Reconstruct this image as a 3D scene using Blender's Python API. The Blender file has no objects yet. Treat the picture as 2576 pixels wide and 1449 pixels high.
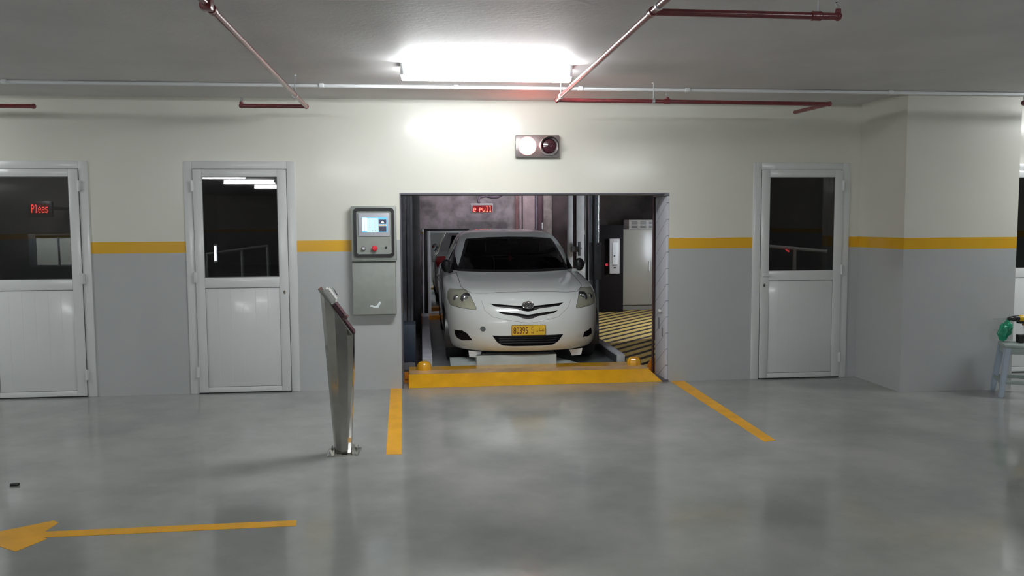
import bpy, bmesh, math, random
import numpy as np
from mathutils import Vector, Matrix
from mathutils.bvhtree import BVHTree
from mathutils.geometry import tessellate_polygon

random.seed(7)
SC = bpy.context.scene
COL = SC.collection
PI = math.pi

# ------------------------------------------------------------------ camera, world, exposure
F_PX, YAW, PITCH, ROLL, CAM_H = 2090.0, 0.10797, -0.07653, -0.00541, 1.575
cam = bpy.data.cameras.new('camera')
cam.sensor_width = 36.0
cam.lens = F_PX / 2576.0 * 36.0
cam.clip_start = 0.05
cam_o = bpy.data.objects.new('camera', cam)
COL.objects.link(cam_o)
_f = Vector((math.sin(YAW) * math.cos(PITCH), math.cos(YAW) * math.cos(PITCH), math.sin(PITCH)))
_r = Vector((math.cos(YAW), -math.sin(YAW), 0))
_u = _r.cross(_f)
_r2 = _r * math.cos(ROLL) + _u * math.sin(ROLL)
_u2 = -_r * math.sin(ROLL) + _u * math.cos(ROLL)
_m = Matrix((( _r2.x, _u2.x, -_f.x, 0), (_r2.y, _u2.y, -_f.y, -8.0), (_r2.z, _u2.z, -_f.z, CAM_H), (0, 0, 0, 1)))
cam_o.matrix_world = _m
SC.camera = cam_o

SC.view_settings.view_transform = 'Standard'
SC.view_settings.look = 'None'
SC.view_settings.gamma = 1.0
SC.view_settings.use_curve_mapping = False
SC.view_settings.exposure = 0.0

LAMP, LAMP_FAR = 77.0, 67.0          # garage tube fittings: the one over the opening, the rest
w = bpy.data.worlds.new('world')
w.use_nodes = True
w.node_tree.nodes['Background'].inputs[0].default_value = (0.55, 0.6, 0.6, 1)
w.node_tree.nodes['Background'].inputs[1].default_value = 0.02
SC.world = w

# ------------------------------------------------------------------ materials
MATS = {}
def mat(name, col=(.5, .5, .5), rough=.5, metal=0., coat=0., coat_r=.1, noise=0., nscale=6., bump=0., bscale=40.,
        emit=None, es=0., spec=.5, alpha=None):
    if name in MATS: return MATS[name]
    m = bpy.data.materials.new(name); m.use_nodes = True
    nt = m.node_tree; b = nt.nodes['Principled BSDF']
    b.inputs['Base Color'].default_value = (*col, 1)
    b.inputs['Roughness'].default_value = rough
    b.inputs['Metallic'].default_value = metal
    b.inputs['Coat Weight'].default_value = coat
    b.inputs['Coat Roughness'].default_value = coat_r
    b.inputs['Specular IOR Level'].default_value = spec
    if emit:
        b.inputs['Emission Color'].default_value = (*emit, 1); b.inputs['Emission Strength'].default_value = es
    g = nt.nodes.new('ShaderNodeNewGeometry')
    if noise > 0:
        n = nt.nodes.new('ShaderNodeTexNoise'); n.inputs['Scale'].default_value = nscale
        n.inputs['Detail'].default_value = 4
        nt.links.new(g.outputs['Position'], n.inputs['Vector'])
        mx = nt.nodes.new('ShaderNodeMix'); mx.data_type = 'RGBA'
        mx.inputs[6].default_value = (*[c * (1 - noise) for c in col], 1)
        mx.inputs[7].default_value = (*[min(1, c * (1 + noise)) for c in col], 1)
        mr = nt.nodes.new('ShaderNodeMapRange'); mr.inputs[1].default_value = .34; mr.inputs[2].default_value = .66
        nt.links.new(n.outputs['Fac'], mr.inputs[0]); nt.links.new(mr.outputs[0], mx.inputs[0]); nt.links.new(mx.outputs[2], b.inputs['Base Color'])
    if bump > 0:
        n2 = nt.nodes.new('ShaderNodeTexNoise'); n2.inputs['Scale'].default_value = bscale
        n2.inputs['Detail'].default_value = 3
        nt.links.new(g.outputs['Position'], n2.inputs['Vector'])
        bp = nt.nodes.new('ShaderNodeBump'); bp.inputs['Strength'].default_value = bump
        bp.inputs['Distance'].default_value = .01
        nt.links.new(n2.outputs['Fac'], bp.inputs['Height']); nt.links.new(bp.outputs['Normal'], b.inputs['Normal'])
        if coat: nt.links.new(bp.outputs['Normal'], b.inputs['Coat Normal'])
    MATS[name] = m
    return m

def math_node(nt, op, a, b=None, c=None):
    n = nt.nodes.new('ShaderNodeMath'); n.operation = op
    for i, v in enumerate((a, b, c)):
        if v is None: continue
        if isinstance(v, (int, float)): n.inputs[i].default_value = v
        else: nt.links.new(v, n.inputs[i])
    return n.outputs[0]

def glass_mat(name, tint, rough=.02, ior=1.5, haze=None, hz=0.):
    """thin pane: coloured see-through plus a Fresnel reflection"""
    if name in MATS: return MATS[name]
    m = bpy.data.materials.new(name); m.use_nodes = True
    nt = m.node_tree; nt.nodes.clear()
    out = nt.nodes.new('ShaderNodeOutputMaterial')
    tr = nt.nodes.new('ShaderNodeBsdfTransparent'); tr.inputs[0].default_value = (*tint, 1)
    gl = nt.nodes.new('ShaderNodeBsdfGlossy'); gl.inputs[0].default_value = (1, 1, 1, 1); gl.inputs['Roughness'].default_value = rough
    fr = nt.nodes.new('ShaderNodeFresnel'); fr.inputs[0].default_value = ior
    mx = nt.nodes.new('ShaderNodeMixShader')
    base = tr.outputs[0]
    if haze:
        df = nt.nodes.new('ShaderNodeBsdfDiffuse'); df.inputs[0].default_value = (*haze, 1); m2 = nt.nodes.new('ShaderNodeMixShader'); m2.inputs[0].default_value = hz
        nt.links.new(base, m2.inputs[1]); nt.links.new(df.outputs[0], m2.inputs[2]); base = m2.outputs[0]
    nt.links.new(fr.outputs[0], mx.inputs[0]); nt.links.new(base, mx.inputs[1]); nt.links.new(gl.outputs[0], mx.inputs[2])
    nt.links.new(mx.outputs[0], out.inputs[0])
    MATS[name] = m
    return m

STRIPE_LO, STRIPE_HI = 1.326, 1.4325
def wall_paint(name, cream=(.70, .695, .62), grey=(.455, .475, .475), rough=.32):
    m = mat(name, cream, rough, coat=.30, coat_r=.13, bump=.08, bscale=5)
    nt = m.node_tree; b = nt.nodes['Principled BSDF']
    g = nt.nodes.new('ShaderNodeNewGeometry'); s = nt.nodes.new('ShaderNodeSeparateXYZ')
    nt.links.new(g.outputs['Position'], s.inputs[0]); z = s.outputs[2]
    n = nt.nodes.new('ShaderNodeTexNoise'); n.inputs['Scale'].default_value = 1.3; n.inputs['Detail'].default_value = 5
    nt.links.new(g.outputs['Position'], n.inputs['Vector'])
    up = math_node(nt, 'GREATER_THAN', z, STRIPE_HI); mid0 = math_node(nt, 'GREATER_THAN', z, STRIPE_LO)
    nogap = math_node(nt, 'GREATER_THAN', math_node(nt, 'ABSOLUTE', math_node(nt, 'ADD', s.outputs[0], .26)), .10)      # no stripe between console and opening
    mid = math_node(nt, 'MULTIPLY', mid0, nogap)
    m1 = nt.nodes.new('ShaderNodeMix'); m1.data_type = 'RGBA'
    m1.inputs[6].default_value = (*grey, 1); m1.inputs[7].default_value = (.72, .40, .015, 1); nt.links.new(mid, m1.inputs[0])
    m2 = nt.nodes.new('ShaderNodeMix'); m2.data_type = 'RGBA'
    nt.links.new(up, m2.inputs[0]); nt.links.new(m1.outputs[2], m2.inputs[6]); m2.inputs[7].default_value = (*cream, 1)
    m3 = nt.nodes.new('ShaderNodeMix'); m3.data_type = 'RGBA'; m3.blend_type = 'MULTIPLY'; m3.inputs[0].default_value = 1
    mr = nt.nodes.new('ShaderNodeMapRange'); mr.inputs[3].default_value = .90; mr.inputs[4].default_value = 1.06
    nt.links.new(n.outputs['Fac'], mr.inputs[0])
    nt.links.new(m2.outputs[2], m3.inputs[6]); nt.links.new(mr.outputs[0], m3.inputs[7])
    nt.links.new(m3.outputs[2], b.inputs['Base Color'])
    return m

def floor_mat():
    m = mat('floor_epoxy', (.30, .315, .30), .30, coat=.0, bump=.05, bscale=9)
    nt = m.node_tree; b = nt.nodes['Principled BSDF']; b.inputs['Specular IOR Level'].default_value = .65
    g = nt.nodes.new('ShaderNodeNewGeometry')
    n = nt.nodes.new('ShaderNodeTexNoise'); n.inputs['Scale'].default_value = 1.25; n.inputs['Detail'].default_value = 7
    n.inputs['Roughness'].default_value = .6
    nt.links.new(g.outputs['Position'], n.inputs['Vector'])
    mx = nt.nodes.new('ShaderNodeMix'); mx.data_type = 'RGBA'
    mx.inputs[6].default_value = (.26, .275, .265, 1); mx.inputs[7].default_value = (.36, .365, .35, 1)
    mr = nt.nodes.new('ShaderNodeMapRange'); mr.inputs[1].default_value = .35; mr.inputs[2].default_value = .65
    nt.links.new(n.outputs['Fac'], mr.inputs[0]); nt.links.new(mr.outputs[0], mx.inputs[0])
    nt.links.new(mx.outputs[2], b.inputs['Base Color'])
    r = nt.nodes.new('ShaderNodeMapRange'); r.inputs[1].default_value = .3; r.inputs[2].default_value = .7
    r.inputs[3].default_value = .085; r.inputs[4].default_value = .17
    nt.links.new(n.outputs['Fac'], r.inputs[0]); nt.links.new(r.outputs[0], b.inputs['Roughness'])
    return m

def stripe_floor_mat():
    m = mat('hazard_floor', (.6, .45, .1), .55)
    nt = m.node_tree; b = nt.nodes['Principled BSDF']
    g = nt.nodes.new('ShaderNodeNewGeometry'); s = nt.nodes.new('ShaderNodeSeparateXYZ'); nt.links.new(g.outputs['Position'], s.inputs[0])
    a = math_node(nt, 'MULTIPLY', s.outputs[0], -1.146); c = math_node(nt, 'ADD', s.outputs[1], a)
    d = math_node(nt, 'MULTIPLY', c, 3.5); e = math_node(nt, 'FRACT', d); f = math_node(nt, 'GREATER_THAN', e, .60)
    mx = nt.nodes.new('ShaderNodeMix'); mx.data_type = 'RGBA'
    mx.inputs[6].default_value = (.72, .52, .16, 1); mx.inputs[7].default_value = (.035, .02, .02, 1)
    nt.links.new(f, mx.inputs[0]); nt.links.new(mx.outputs[2], b.inputs['Base Color'])
    return m

def jamb_mat():
    m = mat('jamb_white', (.60, .62, .68), .35)
    nt = m.node_tree; b = nt.nodes['Principled BSDF']
    g = nt.nodes.new('ShaderNodeNewGeometry'); s = nt.nodes.new('ShaderNodeSeparateXYZ'); nt.links.new(g.outputs['Position'], s.inputs[0])
    a = math_node(nt, 'MULTIPLY', s.outputs[1], .55); c = math_node(nt, 'ADD', s.outputs[2], a)
    d = math_node(nt, 'MULTIPLY', c, 6.2); e = math_node(nt, 'FRACT', d); f = math_node(nt, 'LESS_THAN', e, .06)
    mx = nt.nodes.new('ShaderNodeMix'); mx.data_type = 'RGBA'
    mx.inputs[6].default_value = (.60, .62, .68, 1); mx.inputs[7].default_value = (.27, .28, .33, 1)
    nt.links.new(f, mx.inputs[0]); nt.links.new(mx.outputs[2], b.inputs['Base Color'])
    return m

M_WALL = wall_paint('wall_paint')
M_FLOOR = floor_mat()
M_CEIL = mat('ceiling_paint', (.66, .65, .65), .62, noise=.05, nscale=2, bump=.15, bscale=30)
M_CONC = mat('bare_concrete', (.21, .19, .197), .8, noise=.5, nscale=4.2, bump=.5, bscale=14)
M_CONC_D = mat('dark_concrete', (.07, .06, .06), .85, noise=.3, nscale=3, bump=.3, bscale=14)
M_PVC = mat('white_pvc', (.67, .69, .685), .28, coat=.2)
M_GASKET = mat('black_gasket', (.02, .02, .022), .6)
M_YEL = mat('yellow_paint', (.72, .40, .02), .45, noise=.12, nscale=9)
M_LINE = mat('yellow_floor_paint', (.80, .40, .01), .42, noise=.10, nscale=5)
M_ORANGE = mat('orange_yellow_steel', (.70, .36, .015), .25, coat=.5, noise=.08, nscale=8)
M_ORANGE_D = mat('orange_steel', (.58, .20, .01), .35, coat=.3, noise=.2, nscale=14)
M_PIPE = mat('red_pipe_paint', (.17, .022, .028), .28, coat=.6, coat_r=.12, noise=.15, nscale=20)
M_ZINC = mat('galvanised_steel', (.62, .64, .66), .35, metal=.8)
M_STEEL = mat('stainless_steel', (.50, .49, .46), .11, metal=1.0, noise=.06, nscale=12)
M_CHROME = mat('chrome', (.85, .86, .88), .06, metal=1.0)
M_GREYP = mat('grey_painted_steel', (.27, .29, .265), .42, noise=.05, nscale=12)
M_LGREY = mat('light_grey_steel', (.42, .43, .44), .35, noise=.08, nscale=7)
M_MGREY = mat('mid_grey_steel', (.20, .20, .22), .4, noise=.15, nscale=9)
M_DGREY = mat('dark_grey_steel', (.07, .068, .075), .45, noise=.2, nscale=8)
M_BLACK = mat('black_plastic', (.015, .014, .016), .35)
M_RUBBER = mat('rubber', (.022, .022, .024), .75)
M_WHITE = mat('white_plastic', (.78, .80, .82), .3)
M_NAVY = mat('navy_steel', (.035, .05, .075), .5, noise=.15, nscale=9)

# ------------------------------------------------------------------ builders
ORG = {}
def tag(o, label=None, cat=None, group=None, kind=None):
    if label: o['label'] = label
    if cat: o['category'] = cat
    if group: o['group'] = group
    if kind: o['kind'] = kind
    return o

def thing(name, label, cat, loc=(0, 0, 0), group=None, kind=None):
    o = bpy.data.objects.new(name, None); COL.objects.link(o); o.location = loc
    o.empty_display_size = .1
    ORG[o.name] = Vector(loc)
    return tag(o, label, cat, group, kind)

def obj(name, bm, m, parent=None, smooth=True, angle=32, loc=None):
    me = bpy.data.meshes.new(name)
    if parent is not None: org = ORG[parent.name]
    else: org = Vector(loc) if loc else Vector((0, 0, 0))
    bmesh.ops.translate(bm, verts=bm.verts, vec=-org)
    bm.normal_update()
    bm.to_mesh(me); bm.free()
    for mm in (m if isinstance(m, (list, tuple)) else [m]): me.materials.append(mm)
    if smooth:
        me.polygons.foreach_set('use_smooth', [True] * len(me.polygons))
        me.set_sharp_from_angle(angle=math.radians(angle))
    o = bpy.data.objects.new(name, me); COL.objects.link(o)
    ORG[o.name] = org.copy()
    if parent is not None:
        o.parent = parent
    else: o.location = org
    return o

def struct(name, bm, m, label=None, **k):
    o = obj(name, bm, m, **k); o['kind'] = 'structure'
    if label: o['label'] = label
    return o

def copy_tree(o, loc=None, parent=None):
    c = o.copy(); COL.objects.link(c)
    if parent is not None: c.parent = parent
    if loc is not None: c.location = loc
    for ch in list(o.children): copy_tree(ch, None, c)
    return c

def NB(): return bmesh.new()

def box(bm, x0, x1, y0, y1, z0, z1, bev=0., mi=0, seg=2):
    v = [bm.verts.new((x, y, z)) for z in (z0, z1) for x, y in ((x0, y0), (x1, y0), (x1, y1), (x0, y1))]
    fs = [bm.faces.new([v[i] for i in q]) for q in ((3, 2, 1, 0), (4, 5, 6, 7), (0, 1, 5, 4), (1, 2, 6, 5), (2, 3, 7, 6), (3, 0, 4, 7))]
    for f in fs: f.material_index = mi
    if bev > 0:
        es = list({e for f in fs for e in f.edges})
        bmesh.ops.bevel(bm, geom=es, offset=bev, segments=seg, affect='EDGES', profile=.5, material=-1)
    return bm

def frame_of(d):
    d = d.normalized(); a = Vector((0, 0, 1)) if abs(d.z) < .9 else Vector((1, 0, 0))
    x = d.cross(a).normalized(); return x, d.cross(x).normalized()

def ring(bm, c, x, y, rx, ry, n, rot=0):
    return [bm.verts.new(c + x * rx * math.cos(2 * PI * i / n + rot) + y * ry * math.sin(2 * PI * i / n + rot)) for i in range(n)]

def bridge(bm, a, b, mi=0):
    n = len(a)
    for i in range(n):
        f = bm.faces.new((a[i], a[(i + 1) % n], b[(i + 1) % n], b[i])); f.material_index = mi

def cyl(bm, p0, p1, r0, r1=None, n=20, caps=True, mi=0):
    p0, p1 = Vector(p0), Vector(p1); r1 = r0 if r1 is None else r1
    x, y = frame_of(p1 - p0)
    a = ring(bm, p0, x, y, r0, r0, n); b = ring(bm, p1, x, y, r1, r1, n)
    bridge(bm, a, b, mi)
    if caps:
        bm.faces.new(a[::-1]).material_index = mi; bm.faces.new(b).material_index = mi
    return bm

def tube(bm, pts, r, n=12, caps=True, mi=0):
    pts = [Vector(p) for p in pts]; rings = []
    x, _ = frame_of(pts[1] - pts[0])
    for i, p in enumerate(pts):
        d = (pts[min(i + 1, len(pts) - 1)] - pts[max(i - 1, 0)]).normalized()
        x = (x - d * x.dot(d)).normalized(); y = d.cross(x)
        rr = r[i] if isinstance(r, (list, tuple)) else r
        rings.append(ring(bm, p, x, y, rr, rr, n))
    for a, b in zip(rings, rings[1:]): bridge(bm, a, b, mi)
    if caps:
        bm.faces.new(rings[0][::-1]).material_index = mi; bm.faces.new(rings[-1]).material_index = mi
    return bm

def lathe(bm, c, axis, prof, n=28, mi=0):
    """prof: list of (radius, distance along axis)"""
    c = Vector(c); d = Vector(axis).normalized(); x, y = frame_of(d); prev = None
    for r, t in prof:
        cc = c + d * t
        if r < 1e-5: cur = [bm.verts.new(cc)]
        else: cur = ring(bm, cc, x, y, r, r, n)
        if prev is not None:
            if len(prev) == 1 and len(cur) > 1:
                for i in range(n): bm.faces.new((prev[0], cur[(i + 1) % n], cur[i])).material_index = mi
            elif len(cur) == 1 and len(prev) > 1:
                for i in range(n): bm.faces.new((prev[i], prev[(i + 1) % n], cur[0])).material_index = mi
            elif len(cur) > 1: bridge(bm, prev, cur, mi)
        prev = cur
    return bm

def prism(bm, poly, fn, mi=0):
    """poly: 2D points; fn(u, v, k) -> 3D point for k = 0, 1"""
    a = [bm.verts.new(fn(u, v, 0)) for u, v in poly]; b = [bm.verts.new(fn(u, v, 1)) for u, v in poly]
    n = len(poly)
    for t in tessellate_polygon([[Vector((u, v, 0)) for u, v in poly]]):
        bm.faces.new([a[i] for i in t]).material_index = mi; bm.faces.new([b[i] for i in t[::-1]]).material_index = mi
    for i in range(n): bm.faces.new((a[i], b[i], b[(i + 1) % n], a[(i + 1) % n])).material_index = mi
    bmesh.ops.recalc_face_normals(bm, faces=bm.faces)
    return bm

def ellipsoid(bm, c, r, n=20, m=12, mi=0):
    c = Vector(c); res = bmesh.ops.create_uvsphere(bm, u_segments=n, v_segments=m, radius=1)
    for v in res['verts']: v.co = Vector((v.co.x * r[0], v.co.y * r[1], v.co.z * r[2])) + c
    return bm

# dot matrix lettering for the red displays
FONT = {
 'e': ['00000', '00000', '01110', '10001', '11111', '10000', '01110'],
 'p': ['00000', '00000', '11110', '10001', '11110', '10000', '10000'],
 'u': ['00000', '00000', '10001', '10001', '10001', '10011', '01101'],
 'l': ['01100', '00100', '00100', '00100', '00100', '00100', '01110'],
 'P': ['11110', '10001', '10001', '11110', '10000', '10000', '10000'],
 'a': ['00000', '00000', '01110', '00001', '01111', '10001', '01111'],
 's': ['00000', '00000', '01111', '10000', '01110', '00001', '11110'],
 ' ': ['0000'] * 7}
def led_text(bm, s, x0, y, z0, w_, h_):
    cols = sum(len(FONT[c][0]) + 1 for c in s) - 1
    dx, dz = w_ / cols, h_ / 7; cx = 0
    for c in s:
        g = FONT[c]
        for r in range(7):
            for k, b in enumerate(g[r]):
                if b == '1':
                    px, pz = x0 + (cx + k) * dx, z0 + (6 - r) * dz
                    box(bm, px + dx * .06, px + dx * .94, y - .004, y, pz + dz * .06, pz + dz * .94)
        cx += len(g[0]) + 1

# ------------------------------------------------------------------ the garage shell
HC = 2.753
def wall_with_holes(x0, x1, z0, z1, y0, y1, holes):
    bm = NB()
    xs = sorted({x0, x1, *[h[0] for h in holes], *[h[1] for h in holes]})
    zs = sorted({z0, z1, *[h[2] for h in holes], *[h[3] for h in holes]})
    inh = lambda x, z: any(h[0] < x < h[1] and h[2] < z < h[3] for h in holes) or not (x0 < x < x1 and z0 < z < z1)
    cx = lambda i: (xs[i] + xs[i + 1]) / 2 if 0 <= i < len(xs) - 1 else 1e9
    cz = lambda j: (zs[j] + zs[j + 1]) / 2 if 0 <= j < len(zs) - 1 else 1e9
    def q(*p): bm.faces.new([bm.verts.new(v) for v in p])
    for i in range(len(xs) - 1):
        for j in range(len(zs) - 1):
            if inh(cx(i), cz(j)): continue
            a, b, c, d = xs[i], xs[i + 1], zs[j], zs[j + 1]
            q((a, y0, c), (b, y0, c), (b, y0, d), (a, y0, d)); q((a, y1, c), (a, y1, d), (b, y1, d), (b, y1, c))
            if inh(cx(i - 1), cz(j)): q((a, y0, c), (a, y0, d), (a, y1, d), (a, y1, c))
            if inh(cx(i + 1), cz(j)): q((b, y0, c), (b, y1, c), (b, y1, d), (b, y0, d))
            if inh(cx(i), cz(j - 1)): q((a, y0, c), (a, y1, c), (b, y1, c), (b, y0, c))
            if inh(cx(i), cz(j + 1)): q((a, y0, d), (b, y0, d), (b, y1, d), (a, y1, d))
    bmesh.ops.remove_doubles(bm, verts=bm.verts, dist=1e-4)
    return bm

XL, XR, YB, WT = -8.0, 9.6, -26.0, .37
OPEN = (-.203, 2.43, 0.0, 1.876)
DOORS = [(-4.02, 'hinge_right'), (-2.172, 'hinge_left'), (3.285, 'hinge_right'), (5.835, 'hinge_left')]
DW, DH = 1.005, 2.172
holes = [OPEN] + [(x + .03, x + DW - .03, 0.0, DH - .03) for x, _ in DOORS]
struct('wall_front', wall_with_holes(XL, XR, 0, 3.6, 0, WT, holes), M_WALL, smooth=False,
       label='main garage wall, cream above and grey below a yellow stripe')
bm = NB(); box(bm, XL - .2, XL, YB, WT, 0, HC); struct('wall_left', bm, M_WALL)
bm = NB(); box(bm, XR, XR + .2, YB, WT, 0, HC); struct('wall_right', bm, M_WALL)
bm = NB(); box(bm, XL - .2, XR + .2, YB - .2, YB, 0, HC); struct('wall_rear', bm, M_WALL)
bm = NB(); box(bm, XL - .2, XR + .2, YB - .2, 0.0, -.2, 0); box(bm, OPEN[0], OPEN[1], 0, WT, -.2, 0)
struct('floor', bm, M_FLOOR, label='glossy grey epoxy garage floor')
bm = NB(); box(bm, XL - .2, XR + .2, YB - .2, 0.0, HC, HC + .2); struct('ceiling', bm, M_CEIL, label='grey painted flat garage ceiling')
bm = NB(); box(bm, 4.399, 5.515, -.80, 0.0, 0, HC); struct('wall_column', bm, M_WALL, smooth=False,
       label='square column projecting from the wall beside the right-hand door')

# lift chamber and the dark rooms behind the doors
bm = NB(); box(bm, -.55, 5.6, 7.3, 7.5, 0, 3.4); struct('wall_back', bm, M_CONC, label='stained bare concrete wall at the back of the lift chamber')
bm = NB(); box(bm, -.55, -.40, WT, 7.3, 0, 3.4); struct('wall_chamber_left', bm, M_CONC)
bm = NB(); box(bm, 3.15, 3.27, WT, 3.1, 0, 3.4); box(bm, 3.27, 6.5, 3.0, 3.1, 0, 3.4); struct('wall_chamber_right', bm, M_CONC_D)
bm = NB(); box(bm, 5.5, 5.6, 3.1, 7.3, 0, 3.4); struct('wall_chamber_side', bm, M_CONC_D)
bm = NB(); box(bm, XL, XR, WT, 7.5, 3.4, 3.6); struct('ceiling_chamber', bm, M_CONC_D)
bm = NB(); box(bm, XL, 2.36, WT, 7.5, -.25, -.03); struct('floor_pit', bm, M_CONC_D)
bm = NB(); box(bm, 2.36, 5.6, WT, 7.5, -.25, 0.0); struct('floor_hazard', bm, stripe_floor_mat(), label='yellow and black diagonally striped floor beside the lift pallet')
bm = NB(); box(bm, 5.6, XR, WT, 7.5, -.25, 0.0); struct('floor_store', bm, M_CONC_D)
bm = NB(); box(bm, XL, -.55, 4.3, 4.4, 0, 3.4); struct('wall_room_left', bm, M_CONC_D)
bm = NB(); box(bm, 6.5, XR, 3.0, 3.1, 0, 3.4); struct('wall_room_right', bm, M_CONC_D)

# white lining of the right side of the opening
bm = NB(); box(bm, 2.405, 2.4298, .004, WT + .01, .02, 1.845, .003); t = struct('trim_1', bm, jamb_mat(), label='white jamb lining with thin diagonal lines')
bm = NB(); box(bm, 2.38, 2.4298, -.002, WT + .02, 1.846, 1.8755, .003); struct('trim_2', bm, M_MGREY, label='grey steel cap at the top right of the opening')
bm = NB(); box(bm, OPEN[0], OPEN[0] + .012, -.003, WT, .0, 1.875); box(bm, OPEN[0] + .012, 2.38, -.003, WT, 1.862, 1.8755)
struct('trim_3', bm, mat('dark_angle', (.10, .10, .12), .45), label='thin dark edge angle of the lift opening')
bm = NB(); prism(bm, [(2.43, -.02), (2.37, -.02), (2.35, .35), (2.43, .35)], lambda u, v, k: Vector((u, v, .001 + .018 * k)))
struct('trim_4', bm, mat('dark_angle_floor', (.12, .11, .13), .5))
t = thing('jamb_latch', 'small white lever and dark slot on the right jamb of the opening', 'latch', (2.405, .18, .69))
bm = NB(); ellipsoid(bm, (2.392, .18, .69), (.012, .055, .018)); obj('lever', bm, M_WHITE, t)
bm = NB(); box(bm, 2.396, 2.4045, .215, .24, .50, .62, .003); obj('latch_slot', bm, M_MGREY, t)
bm = NB(); box(bm, 2.396, 2.4045, .10, .115, .44, .53, .003); obj('latch_slot', bm, M_MGREY, t)

# ------------------------------------------------------------------ doors
M_DGLASS = glass_mat('door_glass', (.34, .34, .34), .012, 1.52)
def door(i, x, hinge, label):
    d = bpy.data.objects.new('door_%d' % i, None); COL.objects.link(d); d.location = (x, 0, 0)
    ORG[d.name] = Vector((x, 0, 0)); d['kind'] = 'structure'; d['label'] = label
    bm = NB(); f = .078
    for a in ((x, x + f, 0, DH), (x + DW - f, x + DW, 0, DH), (x + f, x + DW - f, DH - .072, DH)):
        box(bm, a[0], a[1], -.012, .07, a[2], a[3], .004)
    obj('door_frame', bm, M_PVC, d)
    lx0, lx1, lz0, lz1 = x + f + .004, x + DW - f - .004, .012, DH - .075
    g = (lx0 + .082, lx1 - .082, 1.095, 2.028); p = (lx0 + .08, lx1 - .08, .060, .998)
    bm = NB()
    for a in ((lx0, g[0], lz0, lz1), (g[1], lx1, lz0, lz1), (g[0], g[1], g[3], lz1), (g[0], g[1], p[3], g[2]), (g[0], g[1], lz0, p[2])):
        box(bm, a[0], a[1], -.026, .03, a[2], a[3], .003)
    leaf = obj('door_leaf', bm, M_PVC, d)
    bm = NB(); n = 6; wx = (p[1] - p[0]) / n
    box(bm, p[0] + .004, p[1] - .004, -.0165, .02, p[2] + .004, p[3] - .004, .002)
    for k in range(1, n): box(bm, p[0] + k * wx - .0012, p[0] + k * wx + .0012, -.0172, -.0165, p[2] + .01, p[3] - .01)
    obj('lower_panel', bm, M_PVC, leaf)
    bm = NB()
    for a in ((p[0] - .001, p[0] + .004, p[2], p[3]), (p[1] - .004, p[1] + .001, p[2], p[3]), (p[0], p[1], p[3] - .004, p[3] + .001), (p[0], p[1], p[2] - .001, p[2] + .004)):
        box(bm, a[0], a[1], -.0168, -.010, a[2], a[3])
    q = .005
    for a in ((g[0], g[0] + q, g[2], g[3]), (g[1] - q, g[1], g[2], g[3]), (g[0], g[1], g[3] - q, g[3]), (g[0], g[1], g[2], g[2] + q)):
        box(bm, a[0], a[1], -.0215, .0, a[2], a[3])
    obj('gasket', bm, mat('grey_gasket', (.14, .14, .15), .6), leaf)
    bm = NB(); box(bm, g[0], g[1], -.016, -.0155, g[2], g[3]); obj('glass_pane', bm, M_DGLASS, leaf)
    hx = lx0 - .006 if hinge == 'hinge_left' else lx1 + .006
    bm = NB(); sx = lx1 + .001 if hinge == 'hinge_right' else lx0 - .003
    box(bm, lx0 - .002, lx1 + .002, -.02, .02, .0015, .0115)
    box(bm, sx, sx + .002, -.0125, -.0115, lz0, lz1)
    ox = lx0 - .003 if hinge == 'hinge_right' else lx1 + .001
    box(bm, ox, ox + .002, -.0125, -.0115, lz0, lz1)
    obj('shadow_gap', bm, M_GASKET, d)
    for hz in (.21, 1.10, 1.945):
        bm = NB(); cyl(bm, (hx, -.030, hz - .05), (hx, -.030, hz + .05), .0105, n=12); box(bm, hx - .018, hx + .018, -.027, -.012, hz - .045, hz + .045, .003)
        obj('hinge', bm, M_PVC, d)
    kx = lx1 - .038 if hinge == 'hinge_left' else lx0 + .038
    bm = NB(); ring_ = [(math.cos(a) * .010, math.sin(a) * .017) for a in [2 * PI * k / 16 for k in range(16)]]
    prism(bm, ring_, lambda u, v, k: Vector((kx + u, -.026 - .004 * k, .95 + v))); obj('key_cylinder', bm, mat('dark_brass', (.16, .14, .11), .35, metal=.7), leaf)
    if i == 3:
        bm = NB(); box(bm, kx - .02, kx + .05, -.042, -.026, 1.045, 1.058, .003); obj('handle', bm, M_PVC, leaf)
    return d
door(1, DOORS[0][0], DOORS[0][1], 'leftmost white door, red lettering glowing behind its dark glass')
door(2, DOORS[1][0], DOORS[1][1], 'white half-glazed door left of the lift, lamps mirrored in its glass')
door(3, DOORS[2][0], DOORS[2][1], 'white half-glazed door between the lift opening and the column')
door(4, DOORS[3][0], DOORS[3][1], 'white half-glazed door mostly hidden behind the column')

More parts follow.
